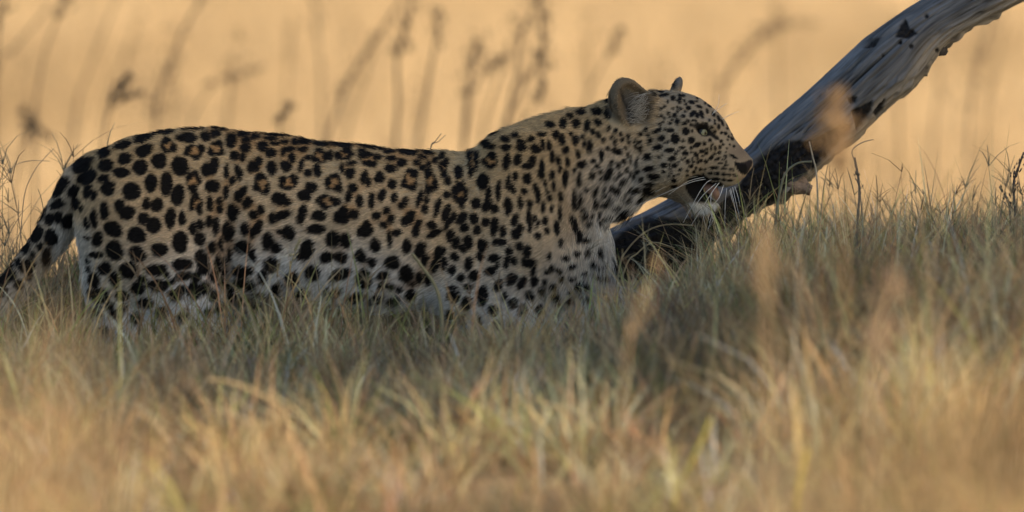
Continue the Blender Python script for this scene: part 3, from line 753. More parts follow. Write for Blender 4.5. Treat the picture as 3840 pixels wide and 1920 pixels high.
def coat(pos, nrm=None, jitter=0.0):
    """base colour of the coat at points pos (n,3)"""
    n = len(pos)
    x, y, z = pos[:, 0], pos[:, 1], pos[:, 2]
    px = x / S + 1920; py = 960 - (z - 0.36) / S
    wx = 5 * snoise(v3(px / 38, py / 38, y * 20), 5) + 1.8 * snoise(v3(px / 12, py / 12, y * 40), 6)
    wy = 5 * snoise(v3(px / 38, py / 38, y * 20 + 9), 7) + 1.8 * snoise(v3(px / 12, py / 12, y * 40 + 9), 8)
    headw = sstep(2280, 2450, px)
    wx = wx * (1 - .65 * headw); wy = wy * (1 - .65 * headw)
    qx_, qy_ = px + wx, py + wy
    best = np.full(n, 60.0)
    ring = np.zeros(n)
    order = np.argsort(px)
    spx = px[order]
    for cx, cy, rx, ry, an in SPOTS:
        R = max(rx, ry) + 55
        i0, i1 = np.searchsorted(spx, [cx - R, cx + R])
        ii = order[i0:i1]
        ii = ii[np.abs(py[ii] - cy) < R]
        if not len(ii): continue
        ca, sa = math.cos(an), math.sin(an)
        dx, dy = qx_[ii] - cx, qy_[ii] - cy
        u = dx * ca + dy * sa; v = -dx * sa + dy * ca
        q = np.sqrt((u / rx) ** 2 + (v / ry) ** 2)
        sd = (q - 1) * min(rx, ry) * (0.5 + 0.5 * max(rx, ry) / min(rx, ry)) ** 0.5
        best[ii] = np.minimum(best[ii], sd)
        ring[ii] += np.exp(-(np.clip(sd, 0, None) / 20.0) ** 2)
    inner = np.zeros(n)
    for i_, (cx, cy, rx, ry) in enumerate(RINGS):
        R = max(rx, ry) + 40
        i0, i1 = np.searchsorted(spx, [cx - R, cx + R])
        ii = order[i0:i1]
        ii = ii[np.abs(py[ii] - cy) < R]
        if not len(ii): continue
        u, v = (qx_[ii] - cx) / rx, (qy_[ii] - cy) / ry
        q = np.hypot(u, v); an = np.arctan2(v, u)
        wob_ = np.sin(an * 2 + i_ * 1.7) * .35 + np.sin(an * 3 + i_ * 2.9) * .45 + np.sin(an * 5 + i_) * .15
        q = q * (1 + 0.08 * np.sin(an * 4 + i_ * 2.1))
        sd = np.abs(q - 0.80) * min(rx, ry) - 8.5 * (1 + wob_)
        best[ii] = np.minimum(best[ii], sd + 2)
        inner[ii] = np.maximum(inner[ii], 1 - sstep(0.55, 0.85, q))
    soft = 4.0 - 1.8 * headw
    spot = 1 - sstep(-soft, soft, best - 2.9 + 0.7 * headw + (rng.normal(0, 1, n) * jitter))
    # ground colour
    top = np.interp(px, [300, 430, 690, 1100, 1483, 1731, 1887, 2144, 2290, 2440, 2600, 2733, 2817], [600, 530, 470, 508, 557, 562, 477, 421, 363, 335, 345, 470, 595])
    bot = np.interp(px, [300, 430, 800, 1100, 1483, 1731, 2066, 2200, 2290, 2440, 2521, 2600, 2740, 2817], [1250, 1380, 1200, 1120, 1190, 1400, 1450, 1150, 900, 790, 775, 770, 740, 670])
    t = (py - top) / (bot - top)
    tan_back = np.array([0.50, 0.360, 0.195]); tan_flank = np.array([0.57, 0.450, 0.305]); white = np.array([0.76, 0.74, 0.71])
    a = sstep(0.0, 0.5, t)[:, None]; b = (sstep(0.42, 0.84, t + 0.06 * vnoise(v3(px / 90, py / 90, 0 * px), 9)))[:, None]
    c = tan_back * (1 - a) + tan_flank * a
    c = c * (1 - b) + white * b
    def to(c, col, m): return c * (1 - m[:, None]) + np.array(col) * m[:, None]
    c = to(c, (0.46, 0.38, 0.28), sstep(300, 270, px) * 0.85)
    c = to(c, (0.68, 0.65, 0.60), sstep(420, 310, px) * sstep(780, 900, py) * (px > 200) * 0.85)      # pale rear edge of the thigh
    c = to(c, (0.66, 0.60, 0.50), np.clip(1 - np.hypot((px - 2235) / 120, (py - 990) / 190), 0, 1) ** .5 * 0.6)   # chest
    c = to(c, (0.60, 0.565, 0.51), np.clip(1 - np.hypot((px - 2300) / 190, (py - 700) / 170), 0, 1) ** .6 * 0.65)   # throat ruff
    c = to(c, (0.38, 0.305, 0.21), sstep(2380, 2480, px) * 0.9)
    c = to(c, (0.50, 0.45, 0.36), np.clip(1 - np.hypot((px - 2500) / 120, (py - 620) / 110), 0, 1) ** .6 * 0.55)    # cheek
    c = to(c, (0.24, 0.20, 0.15), np.clip(1 - np.hypot((px - 2555) / 80, (py - 735) / 60), 0, 1) ** .5 * 0.9)    # shade under the jaw, painted into the coat colour
    c = to(c, (0.46, 0.33, 0.19), np.clip(1 - np.hypot((px - 2735) / 90, (py - 640) / 60), 0, 1) ** .6 * 0.75)     # muzzle
    c = to(c, (0.25, 0.175, 0.12), np.clip(1 - np.hypot((px - 2775) / 60, (py - 560) / 40), 0, 1) ** .6 * 0.8)      # bridge of the nose
    c = to(c, (0.60, 0.52, 0.40), np.clip(1 - np.hypot((px - 2745) / 60, (py - 688) / 22), 0, 1) ** .6 * 0.7)      # upper lip
    ro = np.clip((ring - 1.6) / 1.0, 0, 1) * (px < 1640) * (1 - headw) * sstep(1.05, 0.7, t) * (px > 780)
    c = to(c, (0.42, 0.225, 0.085), np.maximum(ro * 0.55, inner * .75))
    c = c * (1 + 0.10 * vnoise(v3(px / 45, py / 45, y * 20), 12)[:, None])
    c = to(c, (0.011, 0.010, 0.010), spot)
    near = y < yc_of(x)
    m = 1 - sstep(-3, 5, poly_sd(px, py, EARIN)); m = m * (y < -0.03)
    c = to(c, (0.17, 0.15, 0.12), m)
    er = (1 - sstep(1.0, 1.25, np.hypot((px - 2366) / 80, (py - 370) / 100))) * (y < -0.03) * (1 - m) * sstep(470, 430, py)
    c = to(c, (0.15, 0.12, 0.085), er * .85)
    m = (1 - sstep(-9, 6, poly_sd(px, py, EARDARK))) * (y < -0.03)
    c = to(c, (0.05, 0.045, 0.04), m)
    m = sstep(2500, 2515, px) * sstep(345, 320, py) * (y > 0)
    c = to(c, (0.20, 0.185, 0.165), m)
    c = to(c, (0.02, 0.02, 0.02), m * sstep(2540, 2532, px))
    ch = 1 - sstep(-4, 6, poly_sd(px, py, CHIN))
    c = to(c, (0.74, 0.72, 0.68), ch)
    mo = 1 - sstep(-4, 3, poly_sd(px, py, MOUTH))
    c = to(c, (0.018, 0.016, 0.016), mo)
    ey = (1 - sstep(-1, 6, poly_sd(px, py, EYE)))
    c = to(c, (0.02, 0.018, 0.016), ey)
    no = (1 - sstep(-2, 2, poly_sd(px, py, NOSE)))
    c = to(c, (0.035, 0.028, 0.030), no)
    ns = (1 - sstep(1, 6, poly_sd(px, py, NOSTRIL)))
    c = to(c, (0.012, 0.011, 0.011), ns)
    bare = np.maximum(np.maximum(no, mo), ey)
    return np.clip(c, 0, 1), bare, px, py, t

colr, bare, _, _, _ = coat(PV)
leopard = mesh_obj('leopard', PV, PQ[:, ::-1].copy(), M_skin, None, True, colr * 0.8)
me = leopard.data
VN = np.zeros(len(PV) * 3, np.float32); me.vertex_normals.foreach_get('vector', VN); VN = VN.reshape(-1, 3).astype(float)
# make sure normals point out of the body
cen = PV.mean(0)
if (VN * np.array([0, 1, 0]) * np.sign(PV - cen)).sum() < 0:
    me.flip_normals(); VN = -VN
tag(leopard, 'spotted leopard walking through grass with its mouth slightly open', 'leopard')

# ---- fur
def make_fur(name, NS, dense, lenf, seed, rad, parent):
    r = np.random.default_rng(seed)
    tri = np.concatenate([PQ[:, [0, 1, 2]], PQ[:, [0, 2, 3]]])
    A, B, Cc = PV[tri[:, 0]], PV[tri[:, 1]], PV[tri[:, 2]]
    area = 0.5 * np.linalg.norm(np.cross(B - A, Cc - A), axis=1)
    wgt = area * dense((A + B + Cc) / 3)
    cw = np.cumsum(wgt); cw /= cw[-1]
    k = np.searchsorted(cw, r.random(NS))
    u = np.sqrt(r.random(NS)); v = r.random(NS)
    b0, b1, b2 = (1 - u)[:, None], (u * (1 - v))[:, None], (u * v)[:, None]
    T = tri[k]
    root = PV[T[:, 0]] * b0 + PV[T[:, 1]] * b1 + PV[T[:, 2]] * b2
    nor = VN[T[:, 0]] * b0 + VN[T[:, 1]] * b1 + VN[T[:, 2]] * b2
    nor /= np.linalg.norm(nor, axis=1, keepdims=True)
    _, bare, px, py, t = coat(root)
    keep = bare < 0.45
    root, nor, px, py, t = root[keep], nor[keep], px[keep], py[keep], t[keep]
    n = len(root)
    # lie of the coat
    low = sstep(0.35, 1.0, t)
    dx = -1 + 0.25 * low; dz = -0.12 - 0.75 * low
    neck = sstep(1900, 2150, px) * sstep(2480, 2330, px)
    dz = dz - 0.55 * neck
    legm = sstep(1180, 1300, py)
    dx = dx * (1 - 0.7 * legm); dz = dz - 0.6 * legm
    thigh = sstep(620, 330, px) * (px > 200)
    dz = dz - 0.5 * thigh; 
    tail = (px < 300).astype(float)
    dx = dx * (1 - tail) - 0.62 * tail; dz = dz * (1 - tail) - 0.78 * tail
    face = sstep(2400, 2500, px)
    dz = dz * (1 - face) + face * (-0.10 - 0.30 * sstep(500, 700, py))
    chin = (1 - sstep(-4, 10, poly_sd(px, py, CHIN)))
    dx = dx * (1 - chin) + -0.15 * chin; dz = dz * (1 - chin) - 1.0 * chin
    d = np.stack([dx, 0 * dx, dz], -1)
    sw = np.stack([vnoise(root * 38, 51), vnoise(root * 38, 52), vnoise(root * 38, 53)], -1)
    cl = np.stack([vnoise(root * 170, 54), vnoise(root * 170, 55), vnoise(root * 170, 56)], -1)
    d = d + 0.16 * sw + 0.22 * cl + r.normal(0, 0.10, (n, 3))
    d = d - (d * nor).sum(1, keepdims=True) * nor
    d /= np.linalg.norm(d, axis=1, keepdims=True) + 1e-9
    L = lenf(px, py, t, root) * r.uniform(0.65, 1.2, n)
    guard = r.random(n) < 0.06
    L = np.where(guard, L * 1.45, L)
    lift = 0.22 + 0.20 * r.random(n) + 0.25 * guard + 0.12 * np.maximum(neck, 0) + 0.10 * sstep(.7, 1, t) - 0.06 * face
    K = 4
    pts = []
    for i in range(K):
        s = i / (K - 1)
        pts.append(root - nor * 0.001 + L[:, None] * (d * (s - 0.06 * s * s) + nor * (lift * s * (1 - 0.45 * s))[:, None]) + np.array([0, 0, -1.0]) * (L * 0.10 * s * s)[:, None])
    pos = np.stack(pts, 1).reshape(-1, 3)
    rd = rad * np.array([1.0, 0.95, 0.7, 0.18])[None] * r.uniform(0.7, 1.2, n)[:, None]
    var = np.clip(r.normal(1.0, 0.24, (n, 1)) * (1 + 0.22 * snoise(root * np.array([90, 90, 190]), 57))[:, None], .4, 1.7)
    cA = coat(root + d * (L * 0.16)[:, None] + r.normal(0, .0009, (n, 3)), jitter=2.2)[0] * var
    cB = coat(root + d * (L * 0.50)[:, None] + r.normal(0, .0009, (n, 3)), jitter=2.2)[0] * var * 1.08
    cc = np.stack([cA * 0.9, cA, cB, cB], 1).reshape(-1, 3)
    cu = bpy.data.hair_curves.new(name)
    cu.add_curves([K] * n)
    cu.attributes['position'].data.foreach_set('vector', pos.astype(np.float32).ravel())
    ra = cu.attributes.get('radius') or cu.attributes.new('radius', 'FLOAT', 'POINT')
    ra.data.foreach_set('value', rd.astype(np.float32).ravel())
    ca = cu.attributes.new('tone', 'FLOAT_COLOR', 'POINT')
    c4 = np.ones((n * K, 4), np.float32); c4[:, :3] = np.clip(cc, 0.004, 0.95)
    ca.data.foreach_set('color', c4.ravel())
    cu.materials.append(M_fur)
    o = bpy.data.objects.new(name, cu)
    COL.objects.link(o)
    o.parent = parent
    o['kind'] = 'stuff'
    return o

def len_body(px, py, t, root):
    L = 0.011 + 0.004 * sstep(.3, .7, t) + 0.014 * sstep(.75, 1.0, t)
    L = L + 0.012 * np.clip(1 - np.hypot((px - 2290) / 190, (py - 740) / 160), 0, 1) ** .5
    head = sstep(2380, 2470, px)
    L = L * (1 - head) + head * (0.0085 + 0.006 * sstep(560, 430, px - 2000) )
    L = np.where(px > 2480, np.minimum(L, 0.0065), L)
    L = np.where(px > 2570, 0.0045, L)
    L = np.where(px > 2700, 0.0032, L)
    L = np.where((py < 480) & (px > 2290) & (px < 2450), 0.0045, L)
    L = np.where(poly_sd(px, py, CHIN) < 4, 0.010, L)
    return L
def dens(c):
    return np.where(c[:, 1] < 0.03, 1.0, 0.25) * np.where(c[:, 2] < 0.10, 0.3, 1.0) * np.where(c[:, 0] > 0.2, 2.2, 1.0)
make_fur('fur', 330000, dens, len_body, 3, 0.00042, leopard)

# ---- eyes, whiskers, tongue, tooth
def ball(c, r, mat, name, parent, nu=20, nv=14, toner=None, scale=(1, 1, 1)):
    V, F, C = [], [], []
    for j in range(nv + 1):
        th = math.pi * j / nv
        for i in range(nu):
            ph = 2 * math.pi * i / nu
            V.append((math.sin(th) * math.cos(ph), math.sin(th) * math.sin(ph), math.cos(th)))
    for j in range(nv):
        for i in range(nu):
            a = j * nu + i; b = j * nu + (i + 1) % nu
            F.append([a, b, b + nu, a + nu])
    V = np.array(V)
    col = toner(V) if toner else None
    return mesh_obj(name, np.array(c) + V * r * np.array(scale), F, mat, parent, True, col)

m, N, L = new_mat('wet_eye')
o_ = N.new('ShaderNodeOutputMaterial'); b_ = N.new('ShaderNodeBsdfPrincipled'); a_ = N.new('ShaderNodeAttribute'); a_.attribute_name = 'tone'
L.new(a_.outputs['Color'], b_.inputs['Base Color']); b_.inputs['Roughness'].default_value = 0.04; b_.inputs['Specular IOR Level'].default_value = 0.4
L.new(b_.outputs[0], o_.inputs[0]); M_eye = m
for sy in (-1, 1):
    ex, ez = qx(2630), qz(490)
    gaze = np.array([0.62, sy * 0.78, 0.02]); gaze /= np.linalg.norm(gaze)
    def iris(Vn, g=gaze):
        d = Vn @ g
        c = np.full((len(Vn), 3), 0.03)
        c[d > 0.66] = (0.24, 0.24, 0.14)
        c[d > 0.95] = (0.008, 0.008, 0.008)
        return c
    ball((ex, sy * 0.0600 + yc_of(ex), ez), 0.0093, M_eye, 'eye', leopard, 40, 28, iris)

M_tongue = mat_plain('wet_tongue', (0.26, 0.14, 0.10), 0.35, 0.5)
ym = float(yc_of(qx(2680)))
v, f = tube(smooth_path([(qx(2640), ym - .010, qz(700)), (qx(2668), ym - .014, qz(704)), (qx(2680), ym - .016, qz(722)), (qx(2688), ym - .016, qz(742))], 12), np.interp(np.linspace(0, 1, 12), [0, .4, .8, 1], [.008, .0105, .0085, .004]), 12)
mesh_obj('tongue', v, f, M_tongue, leopard)

M_whisk = mat_plain('whisker', (0.85, 0.85, 0.83), 0.4, 0.5)
WH = [((850, 795), (700, 830), (560, 922), .30), ((800, 790), (640, 825), (470, 905), .25), ((825, 815), (680, 850), (300, 1020), .35),
      ((700, 772), (520, 790), (300, 855), .3), ((690, 785), (500, 820), (210, 1075), .2), ((760, 738), (600, 715), (420, 722), .25),
      ((880, 812), (800, 860), (660, 1110), .45), ((905, 830), (800, 920), (730, 1010), .45), ((930, 815), (860, 900), (715, 1130), .4),
      ((900, 850), (850, 930), (860, 1080), .5), ((940, 850), (905, 940), (845, 1000), .5), ((960, 880), (948, 990), (945, 1170), .3),
      ((985, 880), (1010, 980), (1035, 1140), .2), ((1000, 870), (1020, 960), (1050, 1090), .2), ((1015, 865), (1035, 930), (1050, 1000), .2), ((980, 890), (990, 930), (1000, 970), .2),
      ((860, 1040), (850, 1100), (830, 1170), .3), ((880, 1030), (872, 1080), (850, 1130), .3), ((800, 1050), (805, 1100), (820, 1150), .3), ((830, 1050), (835, 1090), (850, 1140), .3),
      ((860, 370), (900, 300), (905, 230), .1), ((870, 360), (930, 310), (960, 290), .1), ((930, 400), (980, 370), (1040, 345), .1)]
for i, (a, b, c, out) in enumerate(WH):
    ys = []
    for q, dy in zip((a, b, c), (0.0, 0.5, 1.0)):
        X = qx(D(*q)[0]); 
        w0 = 0.036 if i < 16 else (0.022 if i < 20 else 0.05)
        ys.append(float(yc_of(X)) - w0 - 0.05 * out * dy * 2)
    pts = [(qx(D(*q)[0]), y, qz(D(*q)[1])) for q, y in zip((a, b, c), ys)]
    v, f = tube(smooth_path(pts, 9), np.linspace(.00070, .00028, 9) * (0.7 if i >= 11 else 1), 4)
    mesh_obj('whisker', v, f, M_whisk, leopard)

# long pale hairs inside the near ear
n = 170
t0 = rng.random(n)
ry = yn - 0.076 + rng.normal(0, 0.005, n)
rx = qx(2422 + 22 * rng.normal(0, 1, n) * .6 - 22 * t0); rz = qz(340 + 115 * t0)
ang = math.pi + rng.normal(0.0, 0.5, n) + (t0 - .5) * -1.2
Lh = rng.uniform(.012, .028, n)
K = 4
pos = np.stack([v3(rx + Lh * s * np.cos(ang), ry - 0.012 * s * (1.3 - s), rz + Lh * s * np.sin(ang) - .006 * s * s) for s in np.linspace(0, 1, K)], 1)
cu = bpy.data.hair_curves.new('ear_hair'); cu.add_curves([K] * n)
cu.attributes['position'].data.foreach_set('vector', pos.astype(np.float32).ravel())
ra = cu.attributes.get('radius') or cu.attributes.new('radius', 'FLOAT', 'POINT')
ra.data.foreach_set('value', np.tile(np.array([.00035, .0003, .00025, .0001], np.float32), n))
ca = cu.attributes.new('tone', 'FLOAT_COLOR', 'CURVE')
c4 = np.ones((n, 4), np.float32); c4[:, :3] = np.array([.50, .46, .39]) * rng.uniform(.6, 1.1, (n, 1)); ca.data.foreach_set('color', c4.ravel())
cu.materials.append(M_fur)
eh = bpy.data.objects.new('ear_hair', cu); COL.objects.link(eh); eh.parent = leopard; eh['kind'] = 'stuff'

# ------------------------------------------------------------------ dead tree limb lying behind the leopard's head
LY = 0.30
AXP = [(2250, 1010, 85), (2300, 965, 98), (2405, 925, 108), (2550, 865, 118), (2665, 785, 110), (2770, 712, 106), (2884, 641, 115), (2961, 567, 124), (3103, 445, 124), (3232, 323, 120), (3356, 210, 121),
       (3503, 78, 94), (3745, -58, 93), (3950, -150, 92), (4200, -240, 88), (4600, -300, 80), (5000, -200, 72), (5350, 150, 62), (5600, 700, 52), (5700, 1150, 45)]
cen = np.array([np.append(P(a, b, LY), c * S * 1.015) for a, b, c in AXP])
NLn, NA = 900, 160
cs = smooth_path(cen, NLn)
T = np.gradient(cs[:, :3], axis=0); T /= np.linalg.norm(T, axis=1, keepdims=True)
B = np.array([0, -1.0, 0]) * np.ones((NLn, 1)); U = np.cross(B, T); U = -U if U[0, 2] < 0 else U
arc = np.concatenate([[0], np.cumsum(np.linalg.norm(np.diff(cs[:, :3], axis=0), axis=1))])
th = np.linspace(0, 2 * math.pi, NA, endpoint=False)
TH, AR = np.meshgrid(th, arc)
cyl = np.stack([np.cos(TH) * 1.0, np.sin(TH) * 1.0, AR * 3.5], -1)
groovy = fbm(np.stack([np.cos(TH) * 7, np.sin(TH) * 7, AR * 3.0], -1), 61, 3)
lump = fbm(np.stack([np.cos(TH) * 1.2, np.sin(TH) * 1.2, AR * 6], -1), 62, 2)
flake = np.clip(fbm(np.stack([np.cos(TH) * 4, np.sin(TH) * 4, AR * 22], -1), 63, 3) - 0.15, 0, 1)
crack = np.clip(1 - np.abs(fbm(np.stack([np.cos(TH) * 5 + 0.35 * lump, np.sin(TH) * 5, AR * 3.0], -1), 66, 3)) / 0.07, 0, 1) * np.clip(fbm(np.stack([np.cos(TH) * 2, np.sin(TH) * 2, AR * 5], -1), 67, 2) * 3 + .6, 0, 1)
knob = np.clip(fbm(np.stack([np.cos(TH) * 1.8, np.sin(TH) * 1.8, AR * 12], -1), 68, 2) - .1, 0, 1)
R = cs[:, 3][:, None] * (1 + 0.09 * lump + 0.12 * knob) + 0.0050 * groovy - 0.009 * crack + 0.020 * flake * np.clip(-np.sin(TH) * 1.3, 0.05, 1)
LV = cs[:, None, :3] + R[..., None] * (np.cos(TH)[..., None] * B[:, None, :] + np.sin(TH)[..., None] * U[:, None, :] * 0.985)
# projected pixel position of every point (in the limb's own plane) for the marks on the wood
lpx = 1920 + LV[..., 0] / 1.015 / S
lpz = (LV[..., 2] - CAM[2]) / 1.015 + CAM[2]
lpy = 960 - (lpz - 0.36) / S
def E(x, y): return (2700 + .7374 * x, .7374 * y)
CHAR = [E(*q) for q in ((40, 1180), (130, 1110), (290, 1030), (350, 930), (470, 860), (545, 790), (600, 720), (660, 640), (610, 620), (540, 665), (480, 700), (330, 712), (200, 795), (150, 850), (60, 980))] + [(2640, 800), (2550, 815), (2420, 808), (2350, 850), (2270, 930), (2200, 1080), (2500, 1080), (2650, 1000), (2700, 900)]
MARKS = [[E(*q) for q in ((665, 560), (770, 505), (765, 560), (690, 655))], [E(*q) for q in ((640, 490), (690, 485), (680, 515), (655, 520))],
         [E(*q) for q in ((885, 180), (910, 120), (935, 92), (955, 140), (995, 165), (950, 190))], [E(*q) for q in ((720, 240), (770, 195), (815, 185), (770, 235))],
         [E(*q) for q in ((775, 570), (810, 520), (832, 500), (820, 560), (790, 590))]]
HOLES = [(E(1043, 78), 8), (E(965, 230), 9), (E(908, 210), 7), (E(820, 275), 6), (E(1100, 255), 8)]
wob = 10 * fbm(np.stack([lpx / 40, lpy / 40, TH * 2], -1), 64, 3)
mott = fbm(np.stack([np.cos(TH) * 3, np.sin(TH) * 3, AR * 16], -1), 69, 3)
wood = np.array([0.150, 0.150, 0.156]) * (1 + 0.22 * groovy[..., None] + 0.25 * lump[..., None] + 0.55 * mott[..., None])
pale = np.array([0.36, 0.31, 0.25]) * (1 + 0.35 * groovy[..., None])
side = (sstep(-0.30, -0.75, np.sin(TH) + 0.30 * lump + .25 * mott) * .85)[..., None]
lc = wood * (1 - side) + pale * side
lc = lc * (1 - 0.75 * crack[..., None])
hid = np.clip(np.cos(TH) * 3 + .6, 0, 1)
cm = 1 - sstep(-6, 7, poly_sd(lpx.ravel(), lpy.ravel(), CHAR).reshape(lpx.shape) + wob)
for mk in MARKS:
    cm = np.maximum(cm, 1 - sstep(-4, 5, poly_sd(lpx.ravel(), lpy.ravel(), mk).reshape(lpx.shape) + wob * .4))
for (hx, hy), hr in HOLES:
    cm = np.maximum(cm, 1 - sstep(-3, 3, np.hypot(lpx - hx, lpy - hy) - hr))
cm = cm * hid
LV = LV - (cm * (0.004 + 0.006 * np.clip(fbm(np.stack([lpx / 14, lpy / 14, TH], -1), 65, 3), -1, 1)))[..., None] * (np.cos(TH)[..., None] * B[:, None, :] + np.sin(TH)[..., None] * U[:, None, :])
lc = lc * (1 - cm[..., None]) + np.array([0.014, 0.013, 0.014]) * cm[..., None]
m, N, L = new_mat('weathered_wood')
o_ = N.new('ShaderNodeOutputMaterial'); b_ = N.new('ShaderNodeBsdfPrincipled'); a_ = N.new('ShaderNodeAttribute'); a_.attribute_name = 'tone'
tc = N.new('ShaderNodeTexCoord'); mp = N.new('ShaderNodeMapping'); mp.inputs['Scale'].default_value = (1, 1, 1); ga = N.new('ShaderNodeAttribute'); ga.attribute_name = 'grain'
ns = N.new('ShaderNodeTexNoise'); ns.inputs['Scale'].default_value = 1.0; ns.inputs['Detail'].default_value = 6
L.new(ga.outputs['Vector'], mp.inputs['Vector']); L.new(mp.outputs[0], ns.inputs['Vector'])
mr = N.new('ShaderNodeMapRange'); mr.inputs['From Min'].default_value = .3; mr.inputs['From Max'].default_value = .7; mr.inputs['To Min'].default_value = .55; mr.inputs['To Max'].default_value = 1.4
L.new(ns.outputs[0], mr.inputs[0])
mx = N.new('ShaderNodeVectorMath'); mx.operation = 'SCALE'; L.new(a_.outputs['Color'], mx.inputs[0]); L.new(mr.outputs[0], mx.inputs['Scale'])
L.new(mx.outputs[0], b_.inputs['Base Color']); b_.inputs['Roughness'].default_value = .75; b_.inputs['Specular IOR Level'].default_value = .25
bp = N.new('ShaderNodeBump'); bp.inputs['Strength'].default_value = .8; bp.inputs['Distance'].default_value = .006
L.new(ns.outputs[0], bp.inputs['Height']); L.new(bp.outputs[0], b_.inputs['Normal']); L.new(b_.outputs[0], o_.inputs[0])
M_wood = m
def grain(o, g):
    a = o.data.attributes.new('grain', 'FLOAT_VECTOR', 'POINT')
    a.data.foreach_set('vector', np.asarray(g, np.float32).ravel())
gr = np.stack([np.cos(TH) * 9 + 1.2 * lump + 1.5 * knob, np.sin(TH) * 9 + 1.0 * flake + .8 * lump, AR * 15 + 1.5 * lump], -1).reshape(-1, 3)
idx = np.arange(NLn * NA).reshape(NLn, NA)
F = np.stack([idx[:-1], np.roll(idx[:-1], -1, 1), np.roll(idx[1:], -1, 1), idx[1:]], -1).reshape(-1, 4)
LVf = np.concatenate([LV.reshape(-1, 3), cs[:1, :3], cs[-1:, :3]])
capf = [[int(idx[0, (i + 1) % NA]), int(idx[0, i]), NLn * NA] for i in range(NA)] + [[int(idx[-1, i]), int(idx[-1, (i + 1) % NA]), NLn * NA + 1] for i in range(NA)]
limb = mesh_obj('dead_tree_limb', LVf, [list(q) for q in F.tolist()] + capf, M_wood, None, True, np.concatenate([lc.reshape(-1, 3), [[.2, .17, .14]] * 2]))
grain(limb, np.concatenate([gr, gr[:1], gr[-1:]]))
tag(limb, 'grey weathered dead tree limb with charred black patches slanting up behind the leopard\'s head', 'dead limb')
# broken stub under the limb
def stub(pts, rad, tone, seed):
    v, f = tube(smooth_path(pts, 12), np.interp(np.linspace(0, 1, 12), np.linspace(0, 1, len(rad)), rad), 14)
    v = v + 0.006 * np.stack([fbm(v * 60, seed), fbm(v * 60, seed + 1), fbm(v * 60, seed + 2)], -1)
    c = np.array(tone) * (1 + 0.4 * fbm(v * np.array([70, 70, 20]), seed + 3)[:, None])
    grain(mesh_obj('broken_stub', v, f, M_wood, limb, True, np.clip(c, .01, 1)), v * np.array([60, 150, 150]))
stub([P(2930, 640, LY - .02), P(2985, 690, LY - .03), P(3040, 712, LY - .03)], [.036, .022, .010], (.27, .20, .155), 71)
stub([P(3440, 200, LY - .01), P(3462, 240, LY - .01), P(3466, 285, LY - .01)], [.03, .02, .006], (.30, .26, .21), 81)
stub([P(3500, 170, LY), P(3530, 188, LY), P(3548, 200, LY)], [.02, .012, .004], (.08, .07, .065), 91)

# ------------------------------------------------------------------ unseen tree to the right, its crown placed and sized to shade the leopard
tc0 = np.array([0.0, 2.3, 0.25]) + 9.5 * SUN_DIR
shade = bpy.data.objects.new('shade_tree', None); COL.objects.link(shade)
shade.location = (0, 0, 0)
tag(shade, 'unseen leafy tree whose crown is placed to shade the leopard', 'tree')
nb = 46000
q = rng.normal(0, 1, (nb, 3)); q /= np.linalg.norm(q, axis=1, keepdims=True)
q = q * (rng.random((nb, 1)) ** 0.40)
lc_ = tc0 + q * np.array([4.2, 4.55, 2.6]) * (1 + 0.10 * fbm(q * 2.2, 101)[:, None])
kp = fbm(lc_ * 1.1, 102) > -0.42
lc_ = lc_[kp]; nb = len(lc_)
a1 = rng.normal(0, 1, (nb, 3)); a1 /= np.linalg.norm(a1, axis=1, keepdims=True)
a2 = np.cross(a1, rng.normal(0, 1, (nb, 3))); a2 /= np.linalg.norm(a2, axis=1, keepdims=True)
sz = rng.uniform(.07, .13, (nb, 1))
V = np.stack([lc_ - a1 * sz, lc_ + a2 * sz * .5, lc_ + a1 * sz, lc_ - a2 * sz * .5], 1).reshape(-1, 3)
F = np.arange(nb * 4).reshape(-1, 4)
C = np.repeat(np.array([.07, .10, .03]) * rng.uniform(.6, 1.4, (nb, 1)), 4, 0)
mesh_obj('crown', V, F, mat_blade('tree_leaf', 0.2), shade, False, C)
base = np.array([tc0[0], tc0[1], float(terrain(tc0[0], tc0[1])) - .1])
tp = [tube(smooth_path([base, base + [.1, .1, 1.0], tc0 + [-.1, .1, -.8], tc0 + [.1, 0, 1.2]], 14), np.linspace(.34, .10, 14), 12)]
for k in range(7):
    a = k * .9; st = base + np.array([0, 0, 1.3 + .25 * k])
    tp.append(tube(smooth_path([st, st + [math.cos(a) * .9, math.sin(a) * .9, .7], st + [math.cos(a + .2) * 2.6, math.sin(a + .2) * 2.6, 1.1]], 9), np.linspace(.13, .03, 9), 7))
v, f = join(tp)
grain(mesh_obj('trunk', v, f, M_wood, shade, True, np.full((len(v), 3), .12)), v * np.array([30, 30, 5]))

